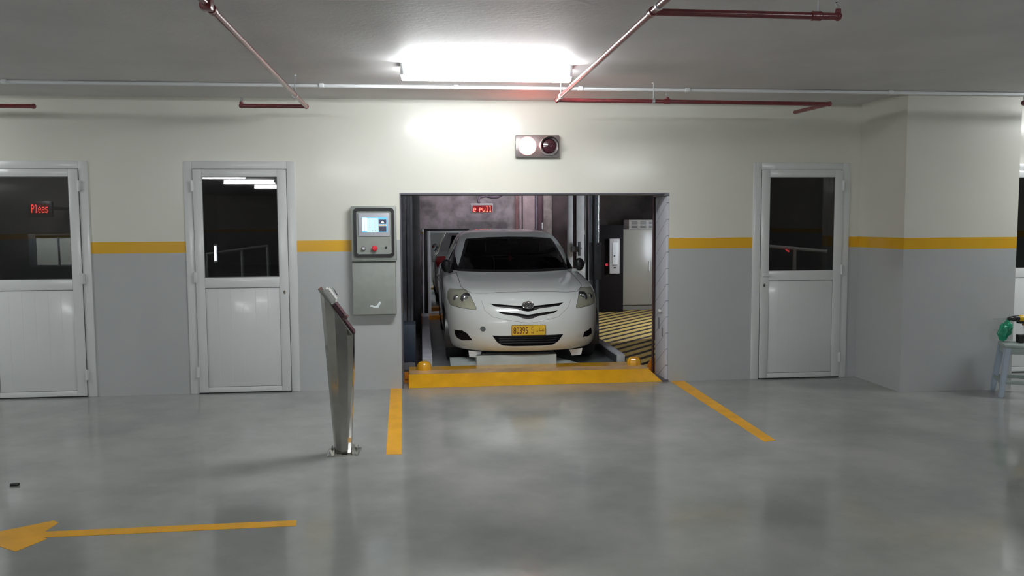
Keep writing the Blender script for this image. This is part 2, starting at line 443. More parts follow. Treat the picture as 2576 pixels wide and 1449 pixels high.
# ------------------------------------------------------------------ ceiling lamps
def ceiling_light(x, y, label, es=LAMP):
    t = thing('ceiling_light', label, 'light', (x, y, HC))
    bm = NB(); box(bm, x - .625, x + .625, y - .050, y + .050, HC - .0235, HC - .0005, .006); obj('housing', bm, M_WHITE, t)
    bm = NB()
    prof = [(-.056, -.024), (-.064, -.040), (-.062, -.085), (-.045, -.108), (0, -.115), (.045, -.108), (.062, -.085), (.064, -.040), (.056, -.024)]
    xs = [(-.630, .86), (-.622, 1), (.622, 1), (.630, .86)]
    rr = []
    for dx, s in xs: rr.append([bm.verts.new((x + dx, y + a * s, HC + (b + .06) * s - .06)) for a, b in prof])
    for a, b in zip(rr, rr[1:]):
        for i in range(len(prof) - 1): bm.faces.new((a[i], b[i], b[i + 1], a[i + 1]))
    bm.faces.new(rr[0]); bm.faces.new(rr[-1][::-1])
    bmesh.ops.recalc_face_normals(bm, faces=bm.faces)
    obj('diffuser', bm, mat('lamp_diffuser_%g' % es, (.9, .9, .9), .4, emit=(.96, .99, 1.0), es=es), t)
    for s in (-1, 1):
        bm = NB(); box(bm, x + s * .625 - .012, x + s * .625 + .012, y - .068, y + .068, HC - .085, HC - .0005, .006); obj('end_cap', bm, M_WHITE, t)
    return t
L0 = ceiling_light(.50, -1.72, 'glowing tube light on the ceiling above the lift opening')
L1 = ceiling_light(-5.7, -1.72, 'ceiling tube light near the left wall, in front of the leftmost door', LAMP_FAR)
def more_light(x, y, label):
    c = copy_tree(L1, (x, y, HC)); c['label'] = label; return c
more_light(6.9, -1.72, 'ceiling tube light right of the square column')
more_light(-4.6, -11.6, 'first of the rear tube lights mirrored in the door glass')
more_light(-4.35, -14.0, 'middle of the rear tube lights mirrored in the door glass')
more_light(-4.1, -16.6, 'last of the rear tube lights mirrored in the door glass')
more_light(4.0, -8.5, 'ceiling tube light behind the viewer on the right')  # added out of view to raise the garage brightness
more_light(-1.5, -9.5, 'ceiling tube light behind the viewer in the middle')  # second added lamp behind the camera, there to brighten the garage

# ------------------------------------------------------------------ sprinkler pipes
PZ, PR = 2.60, .0175
def hanger(bm, x, y, z=PZ, r=PR):
    cyl(bm, (x, y, z + r), (x, y, HC), .004, n=8); cyl(bm, (x, y, HC - .006), (x, y, HC), .015, n=12)
def ring_clip(bm, c, d, r=PR):
    c = Vector(c); d = Vector(d).normalized(); lathe(bm, c - d * .011, d, [(r, 0), (r + .005, 0), (r + .005, .022), (r, .022)], 18)
def elbow(bm, c, r=PR * 1.28): ellipsoid(bm, c, (r, r, r), 16, 10)
def sleeve(bm, c, d, L=.05, r=PR * 1.3):
    c = Vector(c); d = Vector(d).normalized(); lathe(bm, c - d * L / 2, d, [(PR * .9, 0), (r, .0), (r * 1.06, .006), (r, .012), (r, L - .012), (r * 1.06, L - .006), (r, L), (PR * .9, L)], 18)

def hang(t, x, y, d, z=PZ):
    bm = NB(); hanger(bm, x, y, z); ring_clip(bm, (x, y, z), d); obj('hanger', bm, M_ZINC, t)
def pipe(t, a, b, name='pipe'):
    bm = NB(); cyl(bm, a, b, PR, n=18); return obj(name, bm, M_PIPE, t)
def fit(t, c, d=None, name='elbow'):
    bm = NB()
    if d: sleeve(bm, c, d); elbow(bm, c, PR * 1.2)
    else: elbow(bm, c)
    return obj(name, bm, M_PIPE, t)
def sprinkler(t, x, y, z=PZ, up=True):
    bm = NB(); cyl(bm, (x, y, z), (x, y, z + .035), PR * .9, n=14); s = obj('riser', bm, M_PIPE, t)
    bm = NB(); cyl(bm, (x, y, z + .035), (x, y, z + .05), .009, n=10); cyl(bm, (x, y, z + .05), (x, y, z + .068), .004, n=8)
    cyl(bm, (x, y, z + .068), (x, y, z + .071), .014, n=14)
    tube(bm, [(x - .008, y, z + .05), (x - .012, y, z + .06), (x, y, z + .068), (x + .012, y, z + .06), (x + .008, y, z + .05)], .002, 6)
    obj('sprinkler_head', bm, M_CHROME, s)

t = thing('sprinkler_pipe', 'dark red pipe run along the ceiling left of the glowing tube light', 'pipe', (-.975, -.57, PZ))
pipe(t, (-.975, -9.0, PZ), (-.975, -.57, PZ)); pipe(t, (-.975, -.57, PZ), (-1.52, -.57, PZ), 'branch_pipe')
fit(t, (-.975, -3.83, PZ), (0, 1, 0), 'coupling'); fit(t, (-.975, -.57, PZ)); fit(t, (-1.52, -.57, PZ))
bm = NB(); box(bm, -.975 - .028, -.975 + .028, -3.97, -3.90, PZ - .03, PZ + .03, .012); obj('union', bm, M_PIPE, t)
hang(t, -.975, -1.22, (0, 1, 0)); hang(t, -.975, -5.5, (0, 1, 0))
sprinkler(t, -1.52, -.57)

t = thing('sprinkler_pipe', 'dark red pipe run right of the tube light with two long branches', 'pipe', (1.13, -1.10, PZ))
pipe(t, (1.13, -9.0, PZ), (1.13, -1.10, PZ)); pipe(t, (1.13, -1.10, PZ), (3.53, -1.04, PZ), 'branch_pipe')
pipe(t, (1.13, -3.97, PZ), (2.08, -3.965, PZ), 'branch_pipe'); pipe(t, (3.53, -1.04, PZ), (3.47, -.50, PZ), 'branch_pipe')
fit(t, (1.13, -3.97, PZ), (0, 1, 0), 'tee'); fit(t, (1.13, -1.10, PZ)); fit(t, (2.08, -3.965, PZ)); fit(t, (3.53, -1.04, PZ))
fit(t, (2.071, -1.087, PZ), (1, 0, 0), 'tee'); fit(t, (1.965, -3.966, PZ), (1, 0, 0), 'tee')
hang(t, 1.13, -4.09, (0, 1, 0)); hang(t, 1.13, -1.30, (0, 1, 0)); hang(t, 1.954, -1.083, (1, 0, 0))
hang(t, 1.975, -3.966, (1, 0, 0)); sprinkler(t, 2.071, -1.087); sprinkler(t, 2.08, -3.965)
t = thing('sprinkler_pipe', 'short dark red pipe end at the far left above the leftmost door', 'pipe', (-3.267, -.42, PZ))
pipe(t, (-6.5, -.42, PZ), (-3.28, -.42, PZ)); fit(t, (-3.275, -.42, PZ)); hang(t, -3.7, -.42, (1, 0, 0))
t = thing('sprinkler_pipe', 'dark red pipe end beside the top of the square column at far right', 'pipe', (5.19, -1.22, PZ))
pipe(t, (5.21, -1.22, PZ), (8.6, -1.22, PZ)); fit(t, (5.205, -1.22, PZ)); hang(t, 5.9, -1.22, (1, 0, 0))

t = thing('conduit', 'thin white conduit running along the ceiling near the wall', 'conduit', (0, -.86, HC - .015))
bm = NB(); cyl(bm, (XL, -.84, HC - .018), (XR, -.84, HC - .018), .0150, n=12); obj('tube', bm, M_WHITE, t)
for x in (-.81, .308, 1.377, 2.324, -3.3, 4.2):
    bm = NB(); box(bm, x - .02, x + .02, -.866, -.815, HC - .034, HC - .001, .004); obj('saddle_clip', bm, M_WHITE, t)

# ------------------------------------------------------------------ signal lamp box
t = thing('signal_light', 'two-lamp signal box above the opening, left lamp glowing red', 'signal light', (1.112, 0, 2.317))
bm = NB(); box(bm, .902, 1.322, -.075, 0, 2.214, 2.421, .006); obj('housing', bm, mat('signal_housing', (.30, .27, .27), .25, metal=.6), t)
for x, on in ((1.012, True), (1.222, False)):
    bm = NB(); lathe(bm, (x, -.075, 2.318), (0, -1, 0), [(.090, 0), (.092, .02), (.086, .022), (.082, .004)], 36)
    if on: bmesh.ops.scale(bm, verts=bm.verts, vec=(1, .35, 1), space=Matrix.Translation((0, .075, 0)))
    r_ = obj('lens_ring', bm, mat('signal_ring', (.7, .68, .68), .2, metal=.9) if not on else M_MGREY, t)
    bm = NB(); lathe(bm, (x, -.0755, 2.318), (0, -1, 0), [(.084 if on else .073, 0), (.078 if on else .068, .014), (.06, .026), (.03, .034), (0, .037)], 36)
    obj('lens', bm, mat('red_lamp', (.9, .3, .25), .4, emit=(1.0, .18, .14), es=48) if on else mat('dark_lens', (.05, .012, .02), .12, coat=1.0, coat_r=.05), r_)
bm = NB(); tube(bm, [(1.222 + .083 * math.cos(a), -.097 - .035, 2.318 + .083 * math.sin(a)) for a in [PI * k / 14 for k in range(15)]], .002, 6)
for a in range(15):
    pass
hood = NB(); n = 18
pa = [(1.222 + .0845 * math.cos(a), 2.318 + .0845 * math.sin(a)) for a in [-.25 + (PI + .5) * k / n for k in range(n + 1)]]
va = [hood.verts.new((x, -.09, z)) for x, z in pa]; vb = [hood.verts.new((x, -.09 - .055, z)) for x, z in pa]
for k in range(n): hood.faces.new((va[k], va[k + 1], vb[k + 1], vb[k]))
bmesh.ops.solidify(hood, geom=hood.faces[:], thickness=.0025)
bm.free(); obj('visor', hood, M_DGREY, t)

# ------------------------------------------------------------------ operator panel and the box below
t = thing('operator_console', 'grey wall cabinet with touch screen and three buttons left of the opening', 'control panel', (-.445, 0, 1.50))
bm = NB(); box(bm, -.652, -.236, -.10, 0, 1.246, 1.752, .006); obj('cabinet', bm, M_GREYP, t)
def rrect(x0, x1, z0, z1, r, n=6):
    pts = []
    for cx, cz, a0 in ((x1 - r, z1 - r, 0), (x0 + r, z1 - r, PI / 2), (x0 + r, z0 + r, PI), (x1 - r, z0 + r, 1.5 * PI)):
        for k in range(n + 1): a = a0 + PI / 2 * k / n; pts.append((cx + r * math.cos(a), cz + r * math.sin(a)))
    return pts
def ring_prism(bm, o_, i_, y0, y1):
    n = len(o_)
    v = [[bm.verts.new((x, y, z)) for x, z in pl] for pl in (o_, i_) for y in (y0, y1)]
    bridge(bm, v[0], v[1]); bridge(bm, v[1], v[3]); bridge(bm, v[3], v[2]); bridge(bm, v[2], v[0])
    bmesh.ops.recalc_face_normals(bm, faces=bm.faces)
bm = NB(); ring_prism(bm, rrect(-.628, -.254, 1.278, 1.733, .03), rrect(-.603, -.277, 1.303, 1.708, .022), -.118, -.098); obj('door_seal', bm, M_BLACK, t)
bm = NB(); prism(bm, rrect(-.603, -.277, 1.303, 1.708, .02), lambda u, v, k: Vector((u, -.100 - .008 * k, v))); fp = obj('face_plate', bm, M_GREYP, t)
bm = NB(); box(bm, -.585, -.296, -.118, -.106, 1.470, 1.686, .004); hm = obj('screen_bezel', bm, mat('bezel_silver', (.45, .47, .52), .35), t)
def em(name, c, s): return mat(name, (.05, .05, .05), .3, emit=c, es=s)
bm = NB(); box(bm, -.552, -.318, -.1195, -.1175, 1.507, 1.648); obj('screen', bm, em('screen_cyan', (.16, .62, .95), 1.0), hm)
bm = NB(); box(bm, -.505, -.400, -.1205, -.1195, 1.507, 1.640); obj('screen_text_area', bm, em('screen_white', (.62, .90, 1.0), 1.0), hm)
bm = NB(); box(bm, -.396, -.326, -.1212, -.1195, 1.586, 1.625); box(bm, -.396, -.326, -.1212, -.1195, 1.513, 1.564); obj('screen_dark_tile', bm, em('screen_navy', (.03, .03, .10), .6), hm)
bm = NB(); box(bm, -.396, -.326, -.1215, -.1195, 1.568, 1.580); obj('screen_bar', bm, em('screen_orange', (1.0, .45, .05), 1.0), hm)
bm = NB(); prism(bm, [(-.361 + .014 * math.cos(a), 1.600 + .007 * math.sin(a)) for a in [2 * PI * k / 16 for k in range(16)]], lambda u, v, k: Vector((u, -.1212 - .0006 * k, v)))
obj('screen_icon', bm, em('screen_strip_white', (1, .97, .9), 1.4), hm)
for k in range(2):
    bm = NB(); box(bm, -.549 + k * .024, -.529 + k * .024, -.1215, -.1195, 1.523, 1.643)
    obj('screen_strip', bm, em('screen_strip_white', (1, .97, .9), 1.4), hm)
for xx in (-.487, -.440):
    for k in range(4):
        bm = NB(); box(bm, xx, xx + .014, -.1213, -.1204, 1.610 - k * .019, 1.6125 - k * .019); obj('screen_red_mark', bm, em('screen_red', (.9, .2, .2), .9), hm)
for k in range(8):
    bm = NB(); box(bm, -.551, -.504, -.1218, -.1214, 1.529 + k * .0145, 1.5302 + k * .0145); obj('screen_grid_line', bm, em('screen_line', (.3, .12, .08), .3), hm)
for x_ in (-.455, -.432):
    bm = NB(); box(bm, x_, x_ + .006, -.1213, -.1204, 1.519, 1.525); obj('screen_dot', bm, em('screen_line', (.3, .12, .08), .3), hm)
bm = NB(); lathe(bm, (-.540, -.108, 1.357), (0, -1, 0), [(.022, 0), (.022, .008), (.016, .012), (.016, .022), (.010, .024), (0, .024)], 22); obj('key_switch', bm, M_MGREY, t)
bm = NB(); lathe(bm, (-.540, -.131, 1.357), (0, -1, 0), [(.012, 0), (.012, .002), (0, .003)], 18); obj('key_switch_face', bm, M_ZINC, t)
bm = NB(); lathe(bm, (-.437, -.108, 1.358), (0, -1, 0), [(.014, 0), (.014, .014), (.026, .018), (.027, .030), (.018, .038), (0, .040)], 24); obj('stop_button', bm, mat('red_button', (.65, .03, .05), .3), t)
bm = NB(); lathe(bm, (-.333, -.108, 1.363), (0, -1, 0), [(.011, 0), (.011, .004), (0, .006)], 16); obj('keyhole', bm, M_BLACK, t)
for zz in (1.695, 1.315):
    bm = NB(); lathe(bm, (-.290, -.108, zz), (0, -1, 0), [(.007, 0), (.007, .003), (0, .005)], 14); obj('screw', bm, M_CHROME, t)
bm = NB(); box(bm, -.650, -.238, -.118, -.02, 1.236, 1.2455, .001); obj('rain_lip', bm, M_GREYP, t)

t = thing('electrical_box', 'plain grey wall box below the touch screen cabinet', 'electrical box', (-.45, 0, .98))
bm = NB(); box(bm, -.655, -.246, -.085, 0, .728, 1.232, .006); obj('box_body', bm, M_GREYP, t)
bm = NB(); box(bm, -.651, -.250, -.098, -.086, .733, 1.227, .004); dr = obj('box_door', bm, M_GREYP, t)
bm = NB()
prism(bm, [(-.492, .818), (-.470, .822), (-.455, .812), (-.430, .818), (-.418, .832), (-.402, .856), (-.388, .850), (-.397, .826), (-.408, .812), (-.410, .795), (-.432, .792), (-.455, .797), (-.470, .806), (-.490, .806)],
      lambda u, v, k: Vector((u, -.0982 - .0012 * k, v)))
obj('torn_sticker', bm, mat('white_paper', (.72, .80, .82), .6), dr)

# ------------------------------------------------------------------ ticket / card kiosk post
t = thing('card_post', 'slanted stainless steel card reader post standing before the wall', 'card reader post', (-.56, -2.25, 0))
bm = NB(); zs_ = np.linspace(.012, 1.16, 3); rr = []
for z in zs_:
    s = (z - .012) / 1.148
    xl = -.617 - .076 * s; xr = -.500 + .040 * min(1, s / .70)
    cx, rx = (xl + xr) / 2, (xr - xl) / 2; ry = .058 + .045 * s
    rr.append([bm.verts.new((cx + rx * math.copysign(abs(math.cos(a)) ** .80, math.cos(a)), -2.25 + ry * math.copysign(abs(math.sin(a)) ** .80, math.sin(a)), z)) for a in [2 * PI * (k + .35) / 10 for k in range(10)]])
for a, b in zip(rr, rr[1:]): bridge(bm, a, b)
bm.faces.new(rr[0][::-1]); bm.faces.new(rr[-1])
P0, P1 = Vector((-.700, -2.25, 1.158)), Vector((-.458, -2.25, .812)); dd = (P1 - P0).normalized(); nn = Vector((-dd.z, 0, dd.x)).normalized()
if nn.x < 0: nn = -nn
r_ = bmesh.ops.bisect_plane(bm, geom=bm.verts[:] + bm.edges[:] + bm.faces[:], plane_co=P0, plane_no=nn, clear_outer=True)
bmesh.ops.edgeloop_fill(bm, edges=[e for e in r_['geom_cut'] if isinstance(e, bmesh.types.BMEdge)])
obj('post', bm, M_STEEL, t, smooth=False)
def slab_on_face(name, s0, s1, h0, h1, y0, y1, m_, parent, bev=.004):
    b = NB(); box(b, 0, 1, 0, 1, 0, 1)
    for v in b.verts:
        s, y, h = s0 + (s1 - s0) * v.co.x, y0 + (y1 - y0) * v.co.y, h0 + (h1 - h0) * v.co.z
        v.co = P0 + dd * s + nn * h + Vector((0, y, 0))
    bmesh.ops.recalc_face_normals(b, faces=b.faces)
    bmesh.ops.bevel(b, geom=b.edges[:], offset=bev, segments=2, affect='EDGES')
    return obj(name, b, m_, parent)
slab_on_face('rim', .01, .405, -.004, .004, -.085, .085, M_STEEL, t, .002)
slab_on_face('reader', .035, .150, .004, .050, -.060, .065, mat('reader_cover', (.50, .52, .50), .45), t, .012)
slab_on_face('keypad', .150, .265, .003, .034, -.070, .060, mat('maroon_plastic', (.05, .012, .022), .3), t, .006)
slab_on_face('display_strip', .262, .285, .003, .040, -.06, .05, mat('brown_plastic', (.10, .05, .04), .4), t, .004)
slab_on_face('lower_plate', .287, .395, .003, .016, -.065, .055, mat('maroon_plastic', (.05, .012, .022), .3), t, .004)
b = NB(); p_ = P0 + dd * .06 + nn * .072
tube(b, [p_, p_ + Vector((.012, 0, -.018)), p_ + Vector((.026, 0, -.045)), p_ + Vector((.036, -.002, -.052))], [.001, .003, .004, .002], 8)
obj('antenna_clip', b, M_DGREY, t)
bm = NB(); prism(bm, [(-.66, -2.345), (-.455, -2.345), (-.44, -2.15), (-.665, -2.15)], lambda u, v, k: Vector((u, v, .0005 + .010 * k))); obj('base_plate', bm, M_STEEL, t)
for x, y in ((-.642, -2.325), (-.475, -2.325), (-.642, -2.17), (-.462, -2.17)):
    bm = NB(); cyl(bm, (x, y, .010), (x, y, .018), .010, n=6); cyl(bm, (x, y, .010), (x, y, .036), .004, n=8); obj('anchor_bolt', bm, M_ZINC, t)
bm = NB(); prism(bm, [(-.50, 0), (-.455, 0), (-.458, .012), (-.495, .06)], lambda u, v, k: Vector((u, -2.25 + .004 * k, .010 + v)))
obj('gusset', bm, M_STEEL, t)
bm = NB(); prism(bm, [(-.62, 0), (-.655, 0), (-.652, .012), (-.628, .05)], lambda u, v, k: Vector((u, -2.25 + .004 * k, .010 + v))); obj('gusset', bm, M_STEEL, t)

# ------------------------------------------------------------------ floor markings and bits
def flat(name, poly, m_, label, cat='floor marking', h=.0015, group=None):
    bm = NB(); prism(bm, poly, lambda u, v, k: Vector((u, v, .0003 + h * k))); o = obj(name, bm, m_, smooth=False); return tag(o, label, cat, group)
flat('floor_line', [(-.318, -.006), (-.208, -.006), (-.157, -2.335), (-.262, -2.325)], M_LINE, 'yellow painted line on the floor left of the opening')
flat('floor_line', [(2.455, -.006), (2.595, -.006), (2.537, -2.31), (2.440, -2.345)], M_LINE, 'yellow painted line on the floor right of the opening')
flat('floor_arrow', [(-.687, -3.560), (-.676, -3.645), (-1.93, -3.655), (-1.905, -3.672), (-1.915, -3.70), (-1.985, -3.83), (-2.30, -3.60), (-1.985, -3.405), (-1.945, -3.44), (-1.96, -3.568)],
     M_LINE, 'yellow painted arrow on the floor pointing left')
bm = NB(); box(bm, -2.515, -2.463, -2.745, -2.722, 0.0005, .016, .004); tag(obj('plastic_scrap', bm, M_BLACK, loc=(-2.49, -2.73, 0)), 'tiny black scrap lying alone on the grey floor', 'scrap')

# ------------------------------------------------------------------ stool, drill and bag at the far right
SX, SY = 5.372, -1.08
t = thing('plastic_stool', 'pale plastic stool at the foot of the column', 'stool', (SX, SY, 0)); t.rotation_euler = (0, 0, -math.radians(25))
MS = mat('pale_plastic', (.40, .47, .56), .4); MS2 = mat('green_grey_plastic', (.34, .40, .38), .45)
bm = NB(); box(bm, SX - .150, SX + .150, SY - .150, SY + .150, .445, .478, .012); obj('seat', bm, MS2, t)
bm = NB()
for s in (-1, 1):
    prism(bm, [(-.13, .445), (.13, .445), (.128, .40), (.09, .392), (-.09, .392), (-.128, .40)], lambda u, v, k: Vector((SX + u, SY + s * (.142 - .006 * k), v)))
    prism(bm, [(-.13, .445), (.13, .445), (.128, .40), (.09, .392), (-.09, .392), (-.128, .40)], lambda u, v, k: Vector((SX + s * (.142 - .006 * k), SY + u, v)))
obj('apron', bm, MS2, t)
for sx in (-1, 1):
    for sy in (-1, 1):
        bm = NB(); lo = []; hi = []
        for (a, b) in ((0, 0), (1, 0), (1, 1), (0, 1)):
            hi.append(bm.verts.new((SX + sx * (.148 - .052 * a), SY + sy * (.148 - .052 * b), .448)))
            lo.append(bm.verts.new((SX + sx * (.192 - .040 * a), SY + sy * (.192 - .040 * b), .001)))
        bridge(bm, lo, hi); bm.faces.new(lo); bm.faces.new(hi[::-1]); bmesh.ops.recalc_face_normals(bm, faces=bm.faces)
        bmesh.ops.bevel(bm, geom=bm.edges[:], offset=.006, segments=2, affect='EDGES')
        obj('leg', bm, MS, t)
bm = NB()
for s in (-1, 1):
    box(bm, SX - .16, SX + .16, SY + s * .168 - .006, SY + s * .168 + .006, .125, .160, .003); box(bm, SX + s * .168 - .006, SX + s * .168 + .006, SY - .16, SY + .16, .125, .160, .003)
obj('stretcher', bm, MS2, t)

t = thing('cordless_drill', 'black and yellow cordless drill lying upright on the pale stool', 'drill', (5.44, -1.06, .478))
MY = mat('drill_yellow', (.75, .50, .02), .4); dy = -1.06
bm = NB(); lathe(bm, (5.255, dy, .700), (1, 0, 0), [(0, 0), (.009, .001), (.016, .012), (.020, .020), (.020, .045), (.024, .050), (.027, .075), (.028, .105)], 24); obj('chuck', bm, M_BLACK, t)
bm = NB(); cyl(bm, (5.118, dy, .700), (5.257, dy, .700), .0028, n=10); obj('drill_bit', bm, M_MGREY, t)
bm = NB(); lathe(bm, (5.358, dy, .700), (1, 0, 0), [(.026, 0), (.031, .01), (.033, .03), (.034, .12), (.030, .15), (.018, .165), (0, .168)], 24); obj('motor_body', bm, MY, t)
bm = NB(); box(bm, 5.36, 5.50, dy - .026, dy + .026, .655, .680, .008); obj('black_housing', bm, M_BLACK, t)
bm = NB(); prism(bm, [(5.425, .672), (5.475, .672), (5.490, .600), (5.497, .545), (5.440, .545), (5.432, .600)], lambda u, v, k: Vector((u, dy - .018 + .036 * k, v)))
bmesh.ops.bevel(bm, geom=bm.edges[:], offset=.004, segments=2, affect='EDGES'); obj('grip', bm, M_BLACK, t)
bm = NB(); box(bm, 5.405, 5.425, dy - .008, dy + .008, .635, .665, .003); obj('trigger', bm, mat('brown_trigger', (.25, .12, .05), .5), t)
bm = NB(); box(bm, 5.370, 5.520, dy - .038, dy + .038, .479, .552, .008); bt = obj('battery', bm, M_BLACK, t)
bm = NB(); box(bm, 5.395, 5.522, dy - .0395, dy + .0395, .500, .528, .003); obj('battery_band', bm, mat('drill_ochre', (.45, .26, .06), .45), bt)
bm = NB(); bmesh.ops.create_icosphere(bm, subdivisions=4, radius=1)
from mathutils import noise as mn
for v in bm.verts:
    q = v.co.copy(); k = 1 + .35 * mn.noise(q * 2.2) + .15 * mn.noise(q * 6)
    v.co = Vector((5.315 + q.x * .055 * k + (.025 if q.z > 0 else -.015) * abs(q.z), -.955 + q.y * .045 * k, .568 + q.z * .088 * k))
zmn = min(v.co.z for v in bm.verts)
for v in bm.verts: v.co.z += .4785 - zmn
o = obj('plastic_bag', bm, mat('green_plastic', (.02, .30, .17), .35), loc=(5.315, -.955, .4785)); tag(o, 'crumpled green plastic bag behind the cordless drill', 'bag')

# ------------------------------------------------------------------ lift pallet
t = thing('lift_pallet', 'steel car pallet with orange end beams under the white car', 'car lift pallet', (1.1, 2.8, 0))
DK = .068
bm = NB(); box(bm, .10, 2.165, .601, 5.195, .03, DK, .003); obj('deck', bm, mat('deck_steel', (.13, .15, .15), .35, noise=.2, nscale=5), t)
bm = NB(); prism(bm, [(-.01, .0), (.15, .105), (.60, .105), (.60, .0)], lambda u, v, k: Vector((-.143 + (2.372 + .143) * k - (.10 * v / .105 * k * (1 if u < .5 else 1.3)), u, v + .001)))
fb = obj('front_beam', bm, M_ORANGE, t)
bm = NB(); prism(bm, [(-.135, .152), (2.285, .152), (2.262, .36), (-.135, .36)], lambda u, v, k: Vector((u, v, .1065 + .003 * k)))
obj('worn_top_plate', bm, mat('worn_tan_paint', (.58, .37, .17), .3, noise=.25, nscale=5), fb)  # separate plate in a paler tan than the beam, randomly mottled
bm = NB(); prism(bm, [(5.2, .0), (5.2, .13), (5.5, .13), (5.5, .0)], lambda u, v, k: Vector((-.30 + 2.65 * k, u, v))); rb = obj('rear_beam', bm, M_ORANGE_D, t)
for x in (.008, 2.188):
    bm = NB(); lathe(bm, (x, .40, .103), (0, 0, 1), [(.074, 0), (.074, .035), (.069, .06), (.052, .082), (.030, .090), (0, .092)], 8 if x > 1 else 24); obj('dome_cap', bm, M_ORANGE, fb)
for x in (-.24, 2.25):
    bm = NB(); lathe(bm, (x, 5.30, .128), (0, 0, 1), [(.085, 0), (.085, .06), (.07, .11), (.04, .13), (0, .132)], 20); obj('dome_cap', bm, M_ORANGE, rb)
for x0, x1 in ((-.010, .095), (2.080, 2.165)):
    bm = NB(); box(bm, x0, x1, .74, 5.2, .150, .170, .004)
    if x0 < 1: box(bm, x0, x0 + .012, .74, 5.2, .0, .152, .002); box(bm, x1 - .012, x1, .74, 5.2, .0, .152, .002)
    else: box(bm, x1 - .012, x1, .74, 5.2, .0, .152, .002)
    obj('side_rim', bm, mat('rim_white', (.50, .50, .56), .4, noise=.1, nscale=5), t)
    bm = NB(); box(bm, x0, x1, .70, .738, .03, .165, .004); obj('rim_end_plate', bm, M_LGREY, t)
bm = NB(); box(bm, 2.082, 2.090, .75, 5.2, .07, .149, .001); obj('rim_web', bm, M_DGREY, t)
MP = mat('pale_steel', (.42, .47, .46), .4, noise=.12, nscale=4)
bm = NB(); prism(bm, [(.46, DK + .001), (.60, DK + .035), (.92, DK + .075), (.92, DK + .001)], lambda u, v, k: Vector((.285 + (1.20 if u < .5 else 1.36 if u < .7 else 1.10) * k, u, v))); obj('slope_plate', bm, MP, t)
bm = NB(); prism(bm, [(.585, DK + .030), (.600, .205), (2.6, .205), (2.6, DK + .03)], lambda u, v, k: Vector((.555 + .845 * k, u, v))); obj('centre_hump', bm, MP, t)
bm = NB(); box(bm, .56, 1.395, .61, .64, .205, .214, .002); box(bm, .62, 1.34, .66, .70, .205, .219, .002); obj('hump_lip', bm, M_DGREY, t)

t = thing('floor_bracket', 'orange bracket at the foot of the dark rod by the right jamb', 'bracket', (2.36, .44, 0))
bm = NB(); prism(bm, [(2.33, .003), (2.44, .003), (2.44, .17), (2.40, .16), (2.36, .09)], lambda u, v, k: Vector((u, .45 + .05 * k, v))); obj('gusset', bm, M_ORANGE_D, t)
bm = NB(); box(bm, 2.36, 2.428, .40, .52, .0005, .012, .003); obj('foot', bm, M_ORANGE_D, t)
t = thing('floor_bracket', 'orange bracket between the pallet and the left jamb', 'bracket', (-.19, .30, 0))
bm = NB(); box(bm, -.19, -.146, .30, .36, .0, .10, .006); cyl(bm, (-.168, .25, .03), (-.168, .33, .03), .03, n=16); box(bm, -.185, -.15, .24, .33, .045, .055); obj('block', bm, M_ORANGE_D, t)
t = thing('floor_bracket', 'orange guide bracket far back at the left of the pallet', 'bracket', (-.25, 4.9, 0))
bm = NB(); box(bm, -.36, -.16, 4.95, 5.1, -.03, .16, .012); cyl(bm, (-.27, 4.88, .24), (-.27, 5.05, .24), .09, n=20); box(bm, -.16, -.05, 4.92, 5.0, .08, .20, .006); obj('block', bm, M_ORANGE, t)
bm = NB(); cyl(bm, (2.393, .42, .012), (2.393, .42, 3.399), .013, n=12); tag(obj('guide_rod', bm, mat('brown_steel', (.045, .018, .018), .5), loc=(2.393, .42, .012)), 'thin dark vertical rod standing inside the right jamb', 'rod')
t = thing('junction_box', 'dark blue steel box low beside the pallet behind the left jamb', 'box', (-.155, 1.3, 0))
bm = NB(); box(bm, -.232, -.080, 1.20, 1.55, .055, .475, .006); obj('box_body', bm, M_NAVY, t)
bm = NB(); box(bm, -.225, -.090, 1.21, 1.28, -.03, .054, .003); obj('foot', bm, M_MGREY, t)

# guide posts of the lift
t = thing('guide_post', 'wide pale grey steel column behind the right wing mirror', 'lift column', (2.57, 5.75, -.03))
K = 13.75 / 11.0
bm = NB(); box(bm, 1.955 * K, 2.018 * K, 5.75, 5.77, -.03, 3.38, .002); box(bm, 2.066 * K, 2.172 * K, 5.75, 5.77, -.03, 3.38, .002); box(bm, 1.955 * K, 2.172 * K, 5.85, 5.87, -.03, 3.38, .002)
box(bm, 2.092 * K, 2.10 * K, 5.77, 5.85, -.03, 3.38); obj('channel', bm, mat('pale_grey_steel', (.50, .51, .52), .35, noise=.08, nscale=7), t)
bm = NB(); box(bm, 2.020 * K, 2.064 * K, 5.79, 5.81, -.03, 3.38, .002); obj('slot_liner', bm, mat('maroon_steel', (.05, .022, .03), .5), t)
bm = NB(); box(bm, 1.985 * K, 2.085 * K, 5.66, 5.74, 1.108, 1.20, .006); box(bm, 2.078 * K, 2.105 * K, 5.63, 5.70, 1.045, 1.28, .004); box(bm, 2.06 * K, 2.12 * K, 5.65, 5.69, 1.152, 1.185, .002); obj('limit_switch', bm, M_DGREY, t)
t = thing('guide_post', 'pair of slim steel rails with bright rods right of the car', 'lift column', (2.25, 3.0, 0))
for x in (2.186, ):
    bm = NB(); cyl(bm, (x, 2.985, .0), (x, 2.985, 3.38), .013, n=16); obj('guide_rail', bm, M_CHROME, t)
